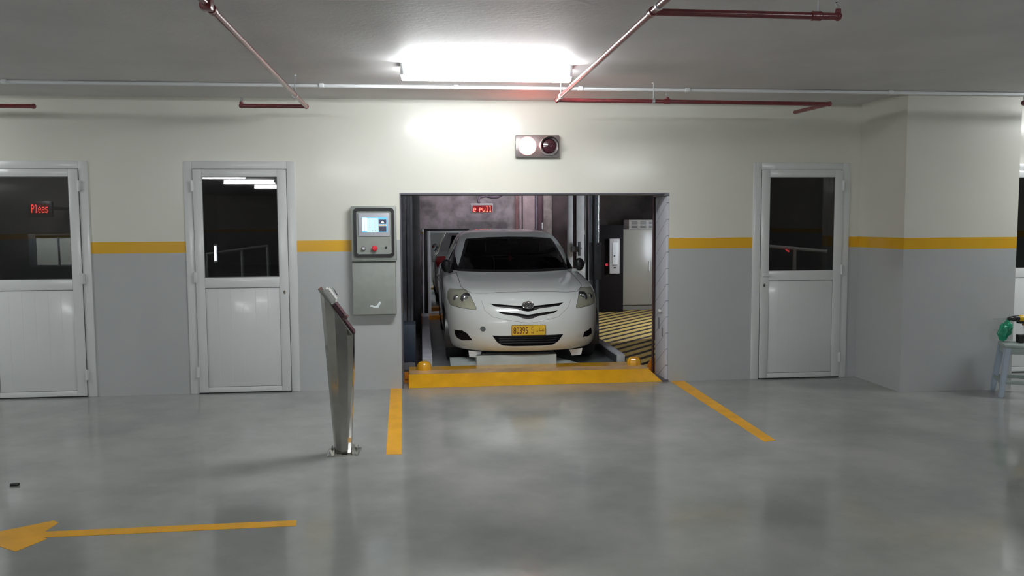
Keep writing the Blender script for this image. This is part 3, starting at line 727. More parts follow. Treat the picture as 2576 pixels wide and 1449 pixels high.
for x0, x1 in ((2.236, 2.285), (2.322, 2.368)):
    bm = NB(); box(bm, x0, x1, 2.98, 3.06, 0, 3.38, .004); ch = obj('rail_channel', bm, mat('blue_grey_steel', (.24, .27, .31), .3, metal=.4), t)
    bm = NB(); cyl(bm, ((x0 + x1) / 2 + .010, 2.975, 1.325), ((x0 + x1) / 2 + .010, 2.975, 3.38), .009, n=12); obj('bright_rod', bm, M_CHROME, ch)
bm = NB(); box(bm, 2.288, 2.319, 3.02, 3.04, 0, 3.38); obj('dark_slot', bm, M_DGREY, t)
bm = NB(); box(bm, 2.232, 2.275, 2.955, 2.979, .83, 1.322, .003); box(bm, 2.305, 2.395, 2.955, 2.979, .83, 1.322, .003); obj('clamp_plate', bm, M_DGREY, t)
t = thing('guide_post', 'dark ribbed steel lift column left of the car', 'lift column', (-.22, 3.0, 0))
bm = NB()
for x0, x1, yy in ((-.345, -.265, 2.95), (-.255, -.205, 2.90), (-.19, -.155, 2.96)): box(bm, x0, x1, yy, yy + .12, 0, 3.38, .004)
obj('channel', bm, M_MGREY, t)
bm = NB(); box(bm, -.262, -.258, 2.93, 3.0, 0, 3.38); box(bm, -.202, -.192, 2.97, 3.0, 0, 3.38); obj('dark_slot', bm, M_BLACK, t)
bm = NB(); box(bm, -.15, -.122, 2.97, 3.04, 0, 3.38, .003); obj('light_flange', bm, mat('flange_grey', (.27, .27, .28), .4), t)
bm = NB(); box(bm, -.118, -.02, 4.6, 4.7, -.03, 3.38, .004); box(bm, -.20, -.118, 4.63, 4.66, -.03, 3.38, .003)
tag(obj('steel_post', bm, mat('post_grey', (.17, .165, .17), .5, noise=.15, nscale=5), loc=(-.07, 4.65, 0)), 'grey square steel post behind the left lift column', 'post')
t = thing('slim_pole', 'slim white pole with rounded tip left of the mirror', 'pole', (.018, 6.0, -.03))
bm = NB(); cyl(bm, (.018, 6.0, -.03), (.018, 6.0, 1.42), .013, n=14); obj('shaft', bm, M_LGREY, t)
bm = NB(); cyl(bm, (.018, 6.0, 1.42), (.018, 6.0, 1.455), .018, n=14); obj('collar', bm, mat('brass_yellow', (.4, .28, .05), .4), t)
bm = NB(); lathe(bm, (.018, 6.0, 1.455), (0, 0, 1), [(.02, 0), (.02, .03), (.014, .05), (0, .056)], 16); obj('cap', bm, M_WHITE, t)
t = thing('slim_pole', 'short pole with bright tip rising behind the car roof', 'pole', (1.90, 5.9, -.03))
bm = NB(); cyl(bm, (2.02, 5.9, -.03), (2.02, 5.9, 1.50), .012, n=14); obj('shaft', bm, M_MGREY, t)
bm = NB(); lathe(bm, (2.02, 5.9, 1.50), (0, 0, 1), [(.02, 0), (.02, .09), (.012, .10), (0, .10)], 16); obj('cap', bm, M_WHITE, t)

# drivers' mirror
t = thing('standing_mirror', 'tall white-framed mirror behind the car showing its red tail light', 'mirror', (.41, 6.0, .07))
bm = NB()
for a in ((.095, .148, .075, 1.475), (.70, .745, .075, 1.475), (.148, .70, 1.435, 1.475), (.148, .70, .075, .12)): box(bm, a[0], a[1], 5.99, 6.03, a[2], a[3], .004)
obj('frame', bm, M_WHITE, t)
bm = NB(); box(bm, .14, .71, 6.005, 6.012, .11, 1.445); obj('mirror_glass', bm, mat('mirror_silver', (.86, .88, .9), .01, metal=1.0), t)
bm = NB(); box(bm, .045, .092, 6.0, 6.03, .03, 1.49, .003); box(bm, .748, .80, 6.0, 6.03, .03, 1.49, .003); box(bm, .045, .80, 6.0, 6.03, 1.478, 1.505, .003); obj('dark_surround', bm, M_BLACK, t)
bm = NB(); box(bm, .11, .16, 6.03, 6.15, -.03, .075); box(bm, .66, .71, 6.03, 6.15, -.03, .075); obj('stand', bm, M_MGREY, t)

# red dot display
def led_sign(x0, x1, z0, z1, y, text, tx, label, cream=True):
    t = thing('led_sign', label, 'sign', ((x0 + x1) / 2, y, (z0 + z1) / 2))
    bm = NB(); box(bm, x0, x1, y, y + .06, z0, z1, .004); obj('housing', bm, mat('sign_grey', (.30, .30, .31), .4) if cream else M_BLACK, t)
    bm = NB(); box(bm, tx[0] - .012, tx[1] + .012, y - .003, y - .0005, tx[2] - .01, tx[3] + .01); d = obj('display', bm, mat('led_back_%d' % cream, (.05, .004, .006), .4, emit=(.5, .0, .02), es=.30 if cream else .03), t)
    bm = NB(); led_text(bm, text, tx[0], y - .0035, tx[2], tx[1] - tx[0], tx[3] - tx[2]); obj('lettering', bm, mat('led_red', (.3, 0, 0), .4, emit=(1.0, .10, .07), es=7), d)
    return t
led_sign(.880, 1.282, 1.775, 1.950, 6.9, 'e pull', (.928, 1.255, 1.800, 1.905), 'lit red display reading e pull on the back wall', True)
bm = NB(); box(bm, 1.0, 1.03, 6.96, 7.3, 1.86, 1.89); o = obj('sign_arm', bm, M_MGREY); tag(o, 'short grey arm holding the lit red display off the wall', 'bracket')
bm = NB(); pts = []
ctrl = [(1.03, 6.93, 1.953), (1.02, 6.95, 2.00), (1.05, 6.98, 2.06), (1.15, 7.02, 2.085), (1.28, 7.05, 2.06), (1.38, 7.1, 2.065), (1.47, 7.15, 2.11), (1.52, 7.25, 2.25), (1.53, 7.28, 2.6)]
tube(bm, ctrl, .022, 12); tag(obj('cable_hose', bm, mat('purple_grey_rubber', (.07, .05, .07), .5), loc=(1.03, 6.93, 1.953)), 'dark flexible hose curving up from the lit red display', 'hose')

# strips and pipes on the back wall
def wall_strip(x0, x1, d, m_, label, name='wall_batten', z0=-.03, z1=3.38, cat='batten'):
    bm = NB(); box(bm, x0, x1, 7.299 - d, 7.299, z0, z1, .003); return tag(obj(name, bm, m_, loc=(x0, 7.2, z0)), label, cat)
M_PINK = mat('pinkish_board', (.30, .235, .245), .6, noise=.2, nscale=5)
wall_strip(1.72, 1.785, .04, mat('rust_board', (.14, .07, .07), .6, noise=.25, nscale=8), 'rust brown batten on the back wall right of the display')
wall_strip(1.80, 1.84, .03, M_PINK, 'narrow pale pink batten beside the rust brown one')
wall_strip(1.865, 2.085, .05, M_PINK, 'wide pale board on the back wall above the car roof', 'wall_board', cat='board')
wall_strip(2.095, 2.11, .07, mat('lilac_pipe', (.33, .31, .38), .4), 'thin lilac-grey pipe at the edge of the wide pale board', 'wall_pipe', cat='pipe')
wall_strip(2.145, 2.235, .03, mat('maroon_board', (.07, .035, .045), .6), 'dark maroon batten right of the wide pale board')
wall_strip(2.245, 2.40, .06, mat('buff_board', (.21, .18, .17), .6, noise=.3, nscale=9), 'buff board on the back wall right of the maroon batten', 'wall_board', cat='board')
wall_strip(2.41, 3.02, .02, mat('brown_panel', (.055, .04, .042), .7, noise=.3, nscale=4), 'broad dark brown panel on the back wall behind the lift column', 'wall_panel', cat='panel')  # dark sheet stands in for the shade of a recess
wall_strip(3.03, 5.4, .01, mat('sooty_wall', (.030, .026, .024), .85, spec=.2, noise=.45, nscale=2.5), 'sooty dark panel on the back wall above the grey cabinet', 'wall_panel', cat='panel')  # very dark tone with random blotches

# cabinets in the far right of the chamber
t = thing('control_cabinet', 'large grey two-door steel cabinet on the striped floor', 'cabinet', (4.27, 7.0, 0))
MCAB = mat('cabinet_grey', (.36, .35, .31), .30, coat=.4, coat_r=.3)
bm = NB(); box(bm, 3.60, 4.93, 6.82, 7.27, .085, 1.475, .004); obj('body', bm, MCAB, t)
bm = NB(); box(bm, 3.61, 4.92, 6.84, 7.26, 0, .08, .002); obj('plinth', bm, mat('plinth_grey', (.28, .27, .25), .45), t)
bm = NB(); box(bm, 3.60, 4.93, 6.83, 6.9, .078, .087); obj('shadow_line', bm, M_BLACK, t)
for x0, x1, hx in ((3.607, 4.238, 4.125), (4.244, 4.923, 4.36)):
    bm = NB(); box(bm, x0, x1, 6.800, 6.8195, .095, 1.468, .004); d = obj('door', bm, MCAB, t)
    bm = NB(); box(bm, hx - .013, hx + .013, 6.782, 6.799, .71, .885, .005); obj('handle', bm, M_WHITE, d)
t = thing('cooling_unit', 'louvred pale cooling unit on top of the grey cabinet', 'air conditioner', (4.0, 7.0, 1.475))
bm = NB(); box(bm, 3.755, 4.40, 6.84, 7.25, 1.476, 1.645, .005); obj('casing', bm, mat('unit_pale', (.40, .38, .36), .4), t)
for gx in (3.86, 4.02, 4.18):
    bm = NB()
    for k in range(6): box(bm, gx - .055, gx + .055, 6.836, 6.8395, 1.500 + k * .022, 1.509 + k * .022)
    obj('louvre', bm, M_BLACK, t)
t = thing('power_panel', 'tall black switch panel left of the grey cabinet', 'panel', (3.35, 6.9, 0))
bm = NB(); box(bm, 3.12, 3.585, 6.56, 7.25, .0, 1.55, .006); obj('panel_body', bm, mat('panel_black', (.010, .008, .009), .75, spec=.15), t)
bm = NB(); box(bm, 3.26, 3.30, 6.545, 6.5595, .82, .87, .004); obj('red_pilot', bm, mat('pilot_red', (.3, .01, .02), .4, emit=(1, .05, .1), es=.5), t)
t = thing('inverter_box', 'white box with inset panel mounted on the black switch panel', 'box', (3.41, 6.5, 1.0))
bm = NB(); box(bm, 3.318, 3.498, 6.48, 6.559, .690, 1.312, .005); obj('casing', bm, mat('box_white', (.50, .49, .50), .4), t)
bm = NB(); box(bm, 3.362, 3.462, 6.470, 6.4795, .855, 1.245, .006); c_ = obj('inset_panel', bm, M_WHITE, t)
bm = NB(); box(bm, 3.385, 3.415, 6.465, 6.4695, .995, 1.015, .002); box(bm, 3.40, 3.43, 6.465, 6.4795, .785, .805, .002); box(bm, 3.375, 3.45, 6.468, 6.4795, .836, .842); obj('switch', bm, M_BLACK, c_)
bm = NB(); box(bm, 3.383, 3.415, 6.4675, 6.4695, 1.15, 1.151); obj('paper_edge', bm, M_MGREY, c_)

# chamber and door room tubes; all added except the short upright one
def wall_tube(x, y, z0, z1, label, s, r=.013, name='tube_light', side=1, stem=None):
    t = thing(name, label, 'light', (x, y, z0))
    bm = NB(); cyl(bm, (x, y, z0 + .02), (x, y, z1 - .02), r, n=14); obj('glass_tube', bm, mat('tube_glow_%g' % s, (.9, .9, .9), .4, emit=(.85, .92, 1.0), es=s), t)
    bm = NB(); cyl(bm, (x, y, z0), (x, y, z0 + .02), r * 1.1, n=14); cyl(bm, (x, y, z1 - .02), (x, y, z1), r * 1.1, n=14); box(bm, x - .02, x + .02, y + side * .035 - .013, y + side * .035 + .013, z0, z1, .003); obj('batten', bm, M_WHITE, t)
    if stem is not None:
        bm = NB(); box(bm, x - .012, x + .012, y + .05, y + .07, stem, z1, .002); obj('stand', bm, M_MGREY, t)
    return t
wall_tube(5.44, 4.4, 1.0, 2.2, 'upright tube light on the right wall of the lift chamber', 720, .02)  # added lamp, out of view, brightening the striped floor and cabinet
t = thing('tube_light', 'level tube light high up near the back wall of the lift chamber', 'light', (1.3, 6.1, 2.75))  # added lamp washing the back wall, hidden above the opening
bm = NB(); cyl(bm, (.3, 6.1, 2.75), (2.4, 6.1, 2.75), .02, n=14); obj('glass_tube', bm, mat('tube_glow_back', (.9, .9, .9), .4, emit=(1.0, .9, .97), es=75), t)
bm = NB(); box(bm, .25, 2.45, 6.03, 6.14, 2.79, 2.80, .002); box(bm, .25, 2.45, 6.02, 6.032, 2.66, 2.80, .002); box(bm, .25, 2.45, 6.03, 6.16, 2.655, 2.667, .002); cyl(bm, (.6, 6.1, 2.8), (.6, 6.1, 3.399), .006, n=8); cyl(bm, (2.1, 6.1, 2.8), (2.1, 6.1, 3.399), .006, n=8); obj('batten', bm, M_WHITE, t)  # front and bottom panels: added shield keeping the light on the wall
t = thing('tube_light', 'level tube light high in the dark room behind the leftmost door', 'light', (-4.7, 2.75, 2.38))  # added lamp to light the pale panel, hidden above the door glass
bm = NB(); cyl(bm, (-5.0, 2.75, 2.40), (-4.4, 2.75, 2.40), .015, n=14); obj('glass_tube', bm, mat('tube_glow_room', (.9, .9, .9), .4, emit=(.95, 1, 1.0), es=750), t)
bm = NB(); box(bm, -5.02, -4.38, 2.71, 2.79, 2.42, 2.44, .004); box(bm, -5.02, -4.38, 2.70, 2.712, 2.34, 2.44, .002); cyl(bm, (-4.7, 2.75, 2.44), (-4.7, 2.75, 3.399), .006, n=8); obj('batten', bm, M_WHITE, t)  # front lip: added shield against a bright floor reflection
wall_tube(-2.488, 2.40, 1.13, 1.355, 'short upright tube glowing behind the door left of the lift', 14, .012, stem=-.0295)
wall_tube(1.0, .42, 2.45, 2.46 + .6, 'tube light inside the chamber above the lift opening', 130, .02, side=-1)  # added lamp behind the lintel to brighten the chamber

for lx, lab in ((-2.3, 'level tube light near the ceiling behind the door left of the lift'), (4.7, 'level tube light near the ceiling behind the door right of the lift')):
    t = thing('tube_light', lab, 'light', (lx, .9, 3.2))  # added lamps out of view so the handrails show behind the glass
    bm = NB(); cyl(bm, (lx - .3, .9, 3.16), (lx + .3, .9, 3.16), .015, n=14); obj('glass_tube', bm, mat('tube_glow_store', (.9, .9, .9), .4, emit=(.95, 1, 1.0), es=360), t)
    bm = NB(); box(bm, lx - .32, lx + .32, .87, .93, 3.18, 3.20, .003); cyl(bm, (lx, .9, 3.2), (lx, .9, 3.399), .006, n=8); obj('batten', bm, M_WHITE, t)

# behind the leftmost door
led_sign(-5.02, -4.72, 1.70, 1.90, 3.3, 'Pleas', (-4.965, -4.765, 1.755, 1.86), 'lit red display reading Pleas behind the leftmost door', False)
t = thing('inner_window', 'pale grey panel seen through the glass of the leftmost door', 'panel', (-4.7, 3.3, 1.27))
bm = NB()
for a in ((-5.02, -4.93, 1.06, 1.48), (-4.42, -4.38, 1.06, 1.48), (-4.93, -4.42, 1.06, 1.085), (-4.93, -4.42, 1.46, 1.48), (-4.665, -4.645, 1.085, 1.46)): box(bm, a[0], a[1], 3.29, 3.33, a[2], a[3], .003)
obj('panel_frame', bm, mat('panel_frame_dark', (.10, .11, .12), .5), t)
bm = NB(); box(bm, -4.93, -4.42, 3.31, 3.32, 1.085, 1.46); obj('panel_board', bm, mat('panel_board', (.72, .76, .70), .5), t)
bm = NB(); box(bm, -4.8, -4.6, 3.34, 4.3, 1.25, 1.30); obj('support_arm', bm, M_DGREY, t)
bm = NB(); box(bm, -4.92, -4.85, 3.36, 4.3, 1.80, 1.84); tag(obj('sign_arm', bm, M_DGREY), 'arm holding the red display behind the leftmost door', 'bracket')

def rail(t, pts, posts, r, m_):
    bm = NB(); tube(bm, pts, r, 10); obj('handrail', bm, m_, t)
    for p in posts:
        bm = NB(); cyl(bm, (p[0], p[1], -.03 if p[0] < 2 else 0), p, r, n=10); obj('baluster', bm, m_, t)
M_RAIL = mat('rail_white', (.75, .77, .77), .4)
t = thing('safety_rail', 'pale handrail seen through the door left of the lift', 'railing', (-2.3, 2.9, 0))
rail(t, [(-2.64, 2.6, 1.23), (-2.30, 3.0, 1.275), (-2.03, 3.3, 1.31)], [(-2.64, 2.6, 1.23), (-2.30, 3.0, 1.275), (-2.03, 3.3, 1.31)], .016, M_RAIL)
t = thing('safety_rail', 'pale handrail seen through the door right of the lift', 'railing', (4.6, 2.2, 0))
rail(t, [(4.1, 2.62, 1.31), (4.89, 2.5, 1.235), (5.8, 2.35, 1.15)], [(4.89, 2.5, 1.235), (5.78, 2.36, 1.15)], .026, M_RAIL)
bm = NB(); ellipsoid(bm, (4.77, 2.42, 1.205), (.012, .008, .012)); cyl(bm, (4.77, 2.42, 1.205), (4.77, 2.50, 1.22), .005, n=8); tag(obj('indicator_lamp', bm, mat('pilot_red_b', (.3, .01, .02), .4, emit=(1, .05, .05), es=5), loc=(4.77, 2.42, 1.205)), 'tiny red indicator lamp clipped to the handrail behind the right door', 'lamp')

# ------------------------------------------------------------------ the car
CX, CY, CZ = 1.085, .45, .085
ROWS = [  # z, front y, corner length, half width, front exponent, rear y, rear corner, rear exponent
 (.148, .20, .74, .745, 2.6, 4.12, .5, 2.6), (.170, .10, .78, .785, 2.6, 4.20, .5, 2.8), (.22, .045, .80, .824, 2.5, 4.25, .5, 2.8),
 (.33, .008, .81, .842, 2.5, 4.28, .5, 2.8), (.45, .0, .81, .848, 2.5, 4.30, .5, 2.8), (.55, .018, .81, .852, 2.5, 4.30, .48, 2.8),
 (.63, .050, .81, .854, 2.5, 4.28, .46, 2.8), (.70, .098, .82, .855, 2.45, 4.27, .44, 2.8), (.755, .165, .82, .854, 2.4, 4.26, .42, 2.8),
 (.80, .27, .82, .850, 2.35, 4.26, .40, 2.8), (.838, .44, .84, .845, 2.3, 4.25, .38, 2.8), (.870, .64, .86, .838, 2.25, 4.24, .36, 2.8),
 (.898, .85, .84, .828, 2.2, 4.22, .35, 2.8), (.921, 1.03, .78, .814, 2.2, 4.17, .34, 2.8), (.938, 1.12, .72, .795, 2.2, 4.02, .34, 2.8),
 (.964, 1.17, .66, .775, 2.2, 3.86, .36, 2.8), (1.038, 1.28, .56, .740, 2.3, 3.70, .36, 2.8), (1.145, 1.43, .48, .700, 2.3, 3.60, .34, 2.8),
 (1.24, 1.61, .42, .656, 2.4, 3.50, .34, 2.8), (1.315, 1.78, .38, .618, 2.5, 3.40, .34, 2.8), (1.362, 1.91, .38, .583, 2.5, 3.32, .34, 2.8),
 (1.392, 2.04, .36, .540, 2.6, 3.24, .34, 2.8), (1.414, 2.20, .32, .460, 2.6, 3.14, .3, 2.6), (1.427, 2.38, .26, .340, 2.6, 3.02, .26, 2.4), (1.432, 2.56, .10, .150, 2.4, 2.86, .12, 2.2)]
def pchip(xk, yk, x):
    xk, yk = np.asarray(xk, float), np.asarray(yk, float); h = np.diff(xk); d = np.diff(yk) / h
    m_ = np.zeros_like(yk); m_[0], m_[-1] = d[0], d[-1]
    for i in range(1, len(yk) - 1):
        m_[i] = 0 if d[i - 1] * d[i] <= 0 else 2 * d[i - 1] * d[i] / (d[i - 1] + d[i])
    i = np.clip(np.searchsorted(xk, x) - 1, 0, len(h) - 1); t_ = (x - xk[i]) / h[i]
    return ((2 * t_**3 - 3 * t_**2 + 1) * yk[i] + (t_**3 - 2 * t_**2 + t_) * h[i] * m_[i] + (-2 * t_**3 + 3 * t_**2) * yk[i + 1] + (t_**3 - t_**2) * h[i] * m_[i + 1])
def car_levels(sub=5):
    R_ = np.array(ROWS); k = np.arange(len(R_)); s = np.linspace(0, len(R_) - 1, (len(R_) - 1) * sub + 1)
    return np.array([pchip(k, R_[:, j], s) for j in range(R_.shape[1])]).T
NF, NS, NR = 30, 16, 18
def outline(z, yf, a, w_, n, yr, b, m_):
    P = []
    for k in range(NF):
        th = PI / 2 * k / (NF - 1); P.append((w_ * math.sin(th) ** (2 / n), yf + a * (1 - max(0, math.cos(th)) ** (2 / n))))
    y0, y1 = yf + a, yr - b
    for k in range(1, NS): P.append((w_ + .010 * math.sin(PI * k / NS), y0 + (y1 - y0) * k / NS))
    for k in range(NR):
        th = PI / 2 * (1 - k / (NR - 1)); P.append((w_ * math.sin(th) ** (2 / m_), yr - b * (1 - max(0, math.cos(th)) ** (2 / m_))))
    return P
def build_shell():
    bm = NB(); L = car_levels(); rows = []
    for r in L:
        P = outline(*r); z = r[0]
        # hood: sunken centre panel and raised fender tops; shallow side crease
        right = [bm.verts.new((x, y, z)) for x, y in P]
        left = [bm.verts.new((-x, y, z)) for x, y in P[1:-1]][::-1]
        rows.append(right + left)
    for a, b in zip(rows, rows[1:]): bridge(bm, a, b)
    bm.faces.new(rows[-1])
    bmesh.ops.recalc_face_normals(bm, faces=bm.faces)
    return bm

def inpoly(p, poly):
    c = False; n = len(poly)
    for i in range(n):
        a, b = poly[i], poly[(i + 1) % n]
        if (a[1] > p[1]) != (b[1] > p[1]) and p[0] < (b[0] - a[0]) * (p[1] - a[1]) / (b[1] - a[1]) + a[0]: c = not c
    return c
AX = {'y': (0, 2), 'x': (1, 2), 'z': (0, 1)}
def cookie(bm, poly, axis, cond):
    """cut the shell along a closed outline projected along an axis; returns the faces inside"""
    i, j = AX[axis]; lo = [min(p[k] for p in poly) - .004 for k in (0, 1)]; hi = [max(p[k] for p in poly) + .004 for k in (0, 1)]
    def near():
        r = []
        for f in bm.faces:
            if not cond(f.calc_center_median()): continue
            a = [v.co[i] for v in f.verts]; b = [v.co[j] for v in f.verts]
            if max(a) < lo[0] or min(a) > hi[0] or max(b) < lo[1] or min(b) > hi[1]: continue
            r.append(f)
        return r
    for k in range(len(poly)):
        p, q = poly[k], poly[(k + 1) % len(poly)]
        L_ = math.hypot(q[0] - p[0], q[1] - p[1])
        if L_ < 1e-6: continue
        fs = []
        e0 = (min(p[0], q[0]) - .01, max(p[0], q[0]) + .01, min(p[1], q[1]) - .01, max(p[1], q[1]) + .01)
        for f in near():
            a = [v.co[i] for v in f.verts]; b = [v.co[j] for v in f.verts]
            if max(a) < e0[0] or min(a) > e0[1] or max(b) < e0[2] or min(b) > e0[3]: continue
            fs.append(f)
        no = [0, 0, 0]; no[i] = (q[1] - p[1]) / L_; no[j] = -(q[0] - p[0]) / L_
        co = [0, 0, 0]; co[i], co[j] = p
        geom = list(fs) + list({e for f in fs for e in f.edges}) + list({v for f in fs for v in f.verts})
        bmesh.ops.bisect_plane(bm, geom=geom, plane_co=co, plane_no=no, dist=1e-5)
    return [f for f in near() if inpoly((f.calc_center_median()[i], f.calc_center_median()[j]), poly)]
def lift(bm, faces, offset=(0, 0, 0), wall=False, keep=False, along=0.):
    """move a set of faces to a mesh of its own, optionally pushed in with side walls"""
    nb = NB(); vm = {}; wl = {}; off = Vector(offset)
    for f in faces:
        f.normal_update()
    for f in faces:
        for v in f.verts:
            if v not in vm: vm[v] = nb.verts.new(v.co + off + v.normal * along)
        nb.faces.new([vm[v] for v in f.verts])
    if wall:
        fs = set(faces)
        for f in faces:
            n = len(f.verts)
            for k in range(n):
                a, b = f.verts[k], f.verts[(k + 1) % n]; e = bm.edges.get((a, b))
                if e and sum(1 for x in e.link_faces if x in fs) == 1:
                    for v in (a, b):
                        if v not in wl: wl[v] = nb.verts.new(v.co)
                    nb.faces.new((wl[a], wl[b], vm[b], vm[a]))
    if not keep: bmesh.ops.delete(bm, geom=faces, context='FACES')
    return nb
def project_line(bvh, pts, axis='y', off=.0, sign=1, step=.02):
    """lay a polyline, given in projection, on the shell"""
    out = []
    for a, b in zip(pts, pts[1:]):
        n = max(1, int(math.hypot(b[0] - a[0], b[1] - a[1]) / step))
        for k in range(n + (b == pts[-1])):
            t_ = k / n; u, v = a[0] + (b[0] - a[0]) * t_, a[1] + (b[1] - a[1]) * t_
            if axis == 'y': o_, d_ = Vector((u, -1 if sign > 0 else 6, v)), Vector((0, sign, 0))
            elif axis == 'x': o_, d_ = Vector((-2 * sign, u, v)), Vector((sign, 0, 0))
            else: o_, d_ = Vector((u, v, 3)), Vector((0, 0, -1))
            h = bvh.ray_cast(o_, d_)
            if h[0] is not None: out.append(h[0] + h[1] * off * (1 if h[1].dot(d_) < 0 else -1))
    return out

def two_sided(m, back=(.03, .03, .032)):
    nt = m.node_tree; b = nt.nodes['Principled BSDF']; g = nt.nodes.new('ShaderNodeNewGeometry'); mx = nt.nodes.new('ShaderNodeMix'); mx.data_type = 'RGBA'
    nt.links.new(g.outputs['Backfacing'], mx.inputs[0]); mx.inputs[7].default_value = (*back, 1)
    if b.inputs['Base Color'].links: nt.links.new(b.inputs['Base Color'].links[0].from_socket, mx.inputs[6])
    else: mx.inputs[6].default_value = b.inputs['Base Color'].default_value
    nt.links.new(mx.outputs[2], b.inputs['Base Color'])
    return m
def car_paint():
    return two_sided(mat('white_car_paint', (.70, .73, .71), .30, coat=1.0, coat_r=.05, noise=.02, nscale=3))
M_CAR = car_paint()
M_AUTO = glass_mat('car_glass', (.45, .42, .46), .02, 1.5)
CAR = thing('car', 'white saloon car parked nose forward on the lift pallet', 'car', (CX, CY, CZ))
def cobj(name, bm, m, parent=None, **k):
    """mesh in car coordinates"""
    bmesh.ops.translate(bm, verts=bm.verts, vec=Vector((CX, CY, CZ)))
    return obj(name, bm, m, parent or CAR, **k)
sh = build_shell(); BV = BVHTree.FromBMesh(sh)
mir = lambda P: [(-x, z) for x, z in P][::-1]
HEAD = [(.525, .618), (.533, .604), (.685, .616), (.785, .632), (.812, .69), (.806, .765), (.785, .790), (.63, .797), (.588, .757)]
GR_U = [(-.385, .669), (-.30, .664), (-.14, .651), (-.068, .646), (0, .640), (.068, .646), (.14, .651), (.30, .664), (.385, .669), (.335, .640), (.118, .617), (.058, .598), (0, .589), (-.058, .598), (-.118, .617), (-.335, .640)]
GR_L = [(-.318, .594), (-.11, .573), (0, .556), (.11, .573), (.318, .594), (.27, .568), (.10, .540), (.05, .520), (0, .513), (-.05, .520), (-.10, .540), (-.27, .568)]
INTK = [(-.372, .344), (.372, .344), (.318, .270), (.262, .236), (.15, .228), (-.15, .228), (-.262, .236), (-.318, .270)]
FOG_L = [(-.752, .377), (-.673, .380), (-.624, .354), (-.570, .284), (-.673, .271), (-.722, .290), (-.744, .324)]
FOG_R = [(.620, .345), (.675, .360), (.712, .378), (.728, .345), (.726, .305), (.700, .296), (.664, .286), (.640, .292), (.606, .288)]
FOG_RB = [(.600, .352), (.712, .384), (.738, .355), (.738, .290), (.700, .274), (.66, .268), (.558, .272)]
WSH = [(-.672, .942), (-.30, .936), (0, .934), (.30, .936), (.672, .942), (.545, 1.300), (.525, 1.316), (.28, 1.333), (0, 1.338), (-.28, 1.333), (-.525, 1.316), (-.545, 1.300)]
cen = (0, 1.13)
WSI = [(x * .945, 1.13 + (z - 1.13) * (.90 if z > 1 else .86)) for x, z in WSH]
HOODP = [(-.640, .800), (-.57, .766), (-.44, .766), (-.3, .775), (0, .781), (.3, .775), (.44, .766), (.57, .766), (.640, .800), (.668, .815), (.676, .880), (.682, .931), (-.682, .931), (-.676, .880), (-.668, .815)]
front = lambda c: c.y < 1.6
def cut(poly, axis='y', cond=front): return cookie(sh, poly, axis, cond)
f = cut(WSH, cond=lambda c: c.y < 2.3 and c.z > .9)
f = cookie(sh, WSI, 'y', lambda c: c.y < 2.3 and c.z > .9)
wsb = lift(sh, f)
f = cut(WSH, cond=lambda c: c.y < 2.3 and c.z > .9)
cobj('windscreen_seal', lift(sh, f), M_BLACK)
WS_O = cobj('windscreen', wsb, M_AUTO)
hood_o = cobj('bonnet', lift(sh, cut(HOODP, cond=lambda c: c.y < 1.35 and c.z > .74)), M_CAR)
M_LAMPG = glass_mat('headlight_glass', (.85, .84, .72), .05, 1.5, haze=(.62, .62, .50), hz=.42)
M_REFL = mat('reflector', (.86, .86, .74), .35, metal=.15, noise=.25, nscale=22)
for P_, s in ((HEAD, 1), (mir(HEAD), -1)):
    fs = cut(P_, cond=lambda c: c.y < 1.1 and c.x * s > 0)
    tmp = lift(sh, fs, (0, .0, 0), keep=True)
    bucket = lift(sh, fs, (-.012 * s, .050, 0), wall=True)
    hl = cobj('headlight', tmp, M_LAMPG)
    cobj('reflector', bucket, M_REFL, hl)
    b = NB(); lathe(b, (.620 * s, .34, .705), (0, -1, 0), [(.062, -.03), (.066, .0), (.057, .03), (.036, .050), (0, .057)], 20); cobj('main_bulb', b, M_CHROME, hl)
    b = NB(); lathe(b, (.715 * s, .44, .700), (.3 * s, -1, 0), [(.042, -.03), (.045, .0), (.038, .025), (.02, .038), (0, .04)], 20); cobj('side_bulb', b, M_CHROME, hl)
M_SLOT = mat('grille_black', (.014, .010, .012), .5)
for nme, P_, dep in (('upper_grille', GR_U, .035), ('lower_grille', GR_L, .035), ('air_intake', INTK, .055), ('fog_light_recess', FOG_L, .045)):
    cobj(nme, lift(sh, cut(P_), (0, dep, 0), wall=True), M_SLOT)
fs = cut(FOG_R)
hole = lift(sh, fs, (0, .06, 0), wall=True); cobj('broken_fog_hole', hole, M_SLOT)
b = NB()
for zz in (.262, .285, .308, .330): box(b, -.30, .30, .055, .075, zz - .004, zz + .004)
cobj('intake_bar', b, mat('intake_bar', (.03, .03, .033), .4))
tow = [(-.466 + .028 * math.cos(2 * PI * k / 20), .410 + .028 * math.sin(2 * PI * k / 20)) for k in range(20)]
cobj('tow_eye_cap', lift(sh, cut(tow), (0, .004, 0), wall=True), mat('cap_grey', (.12, .14, .14), .5))
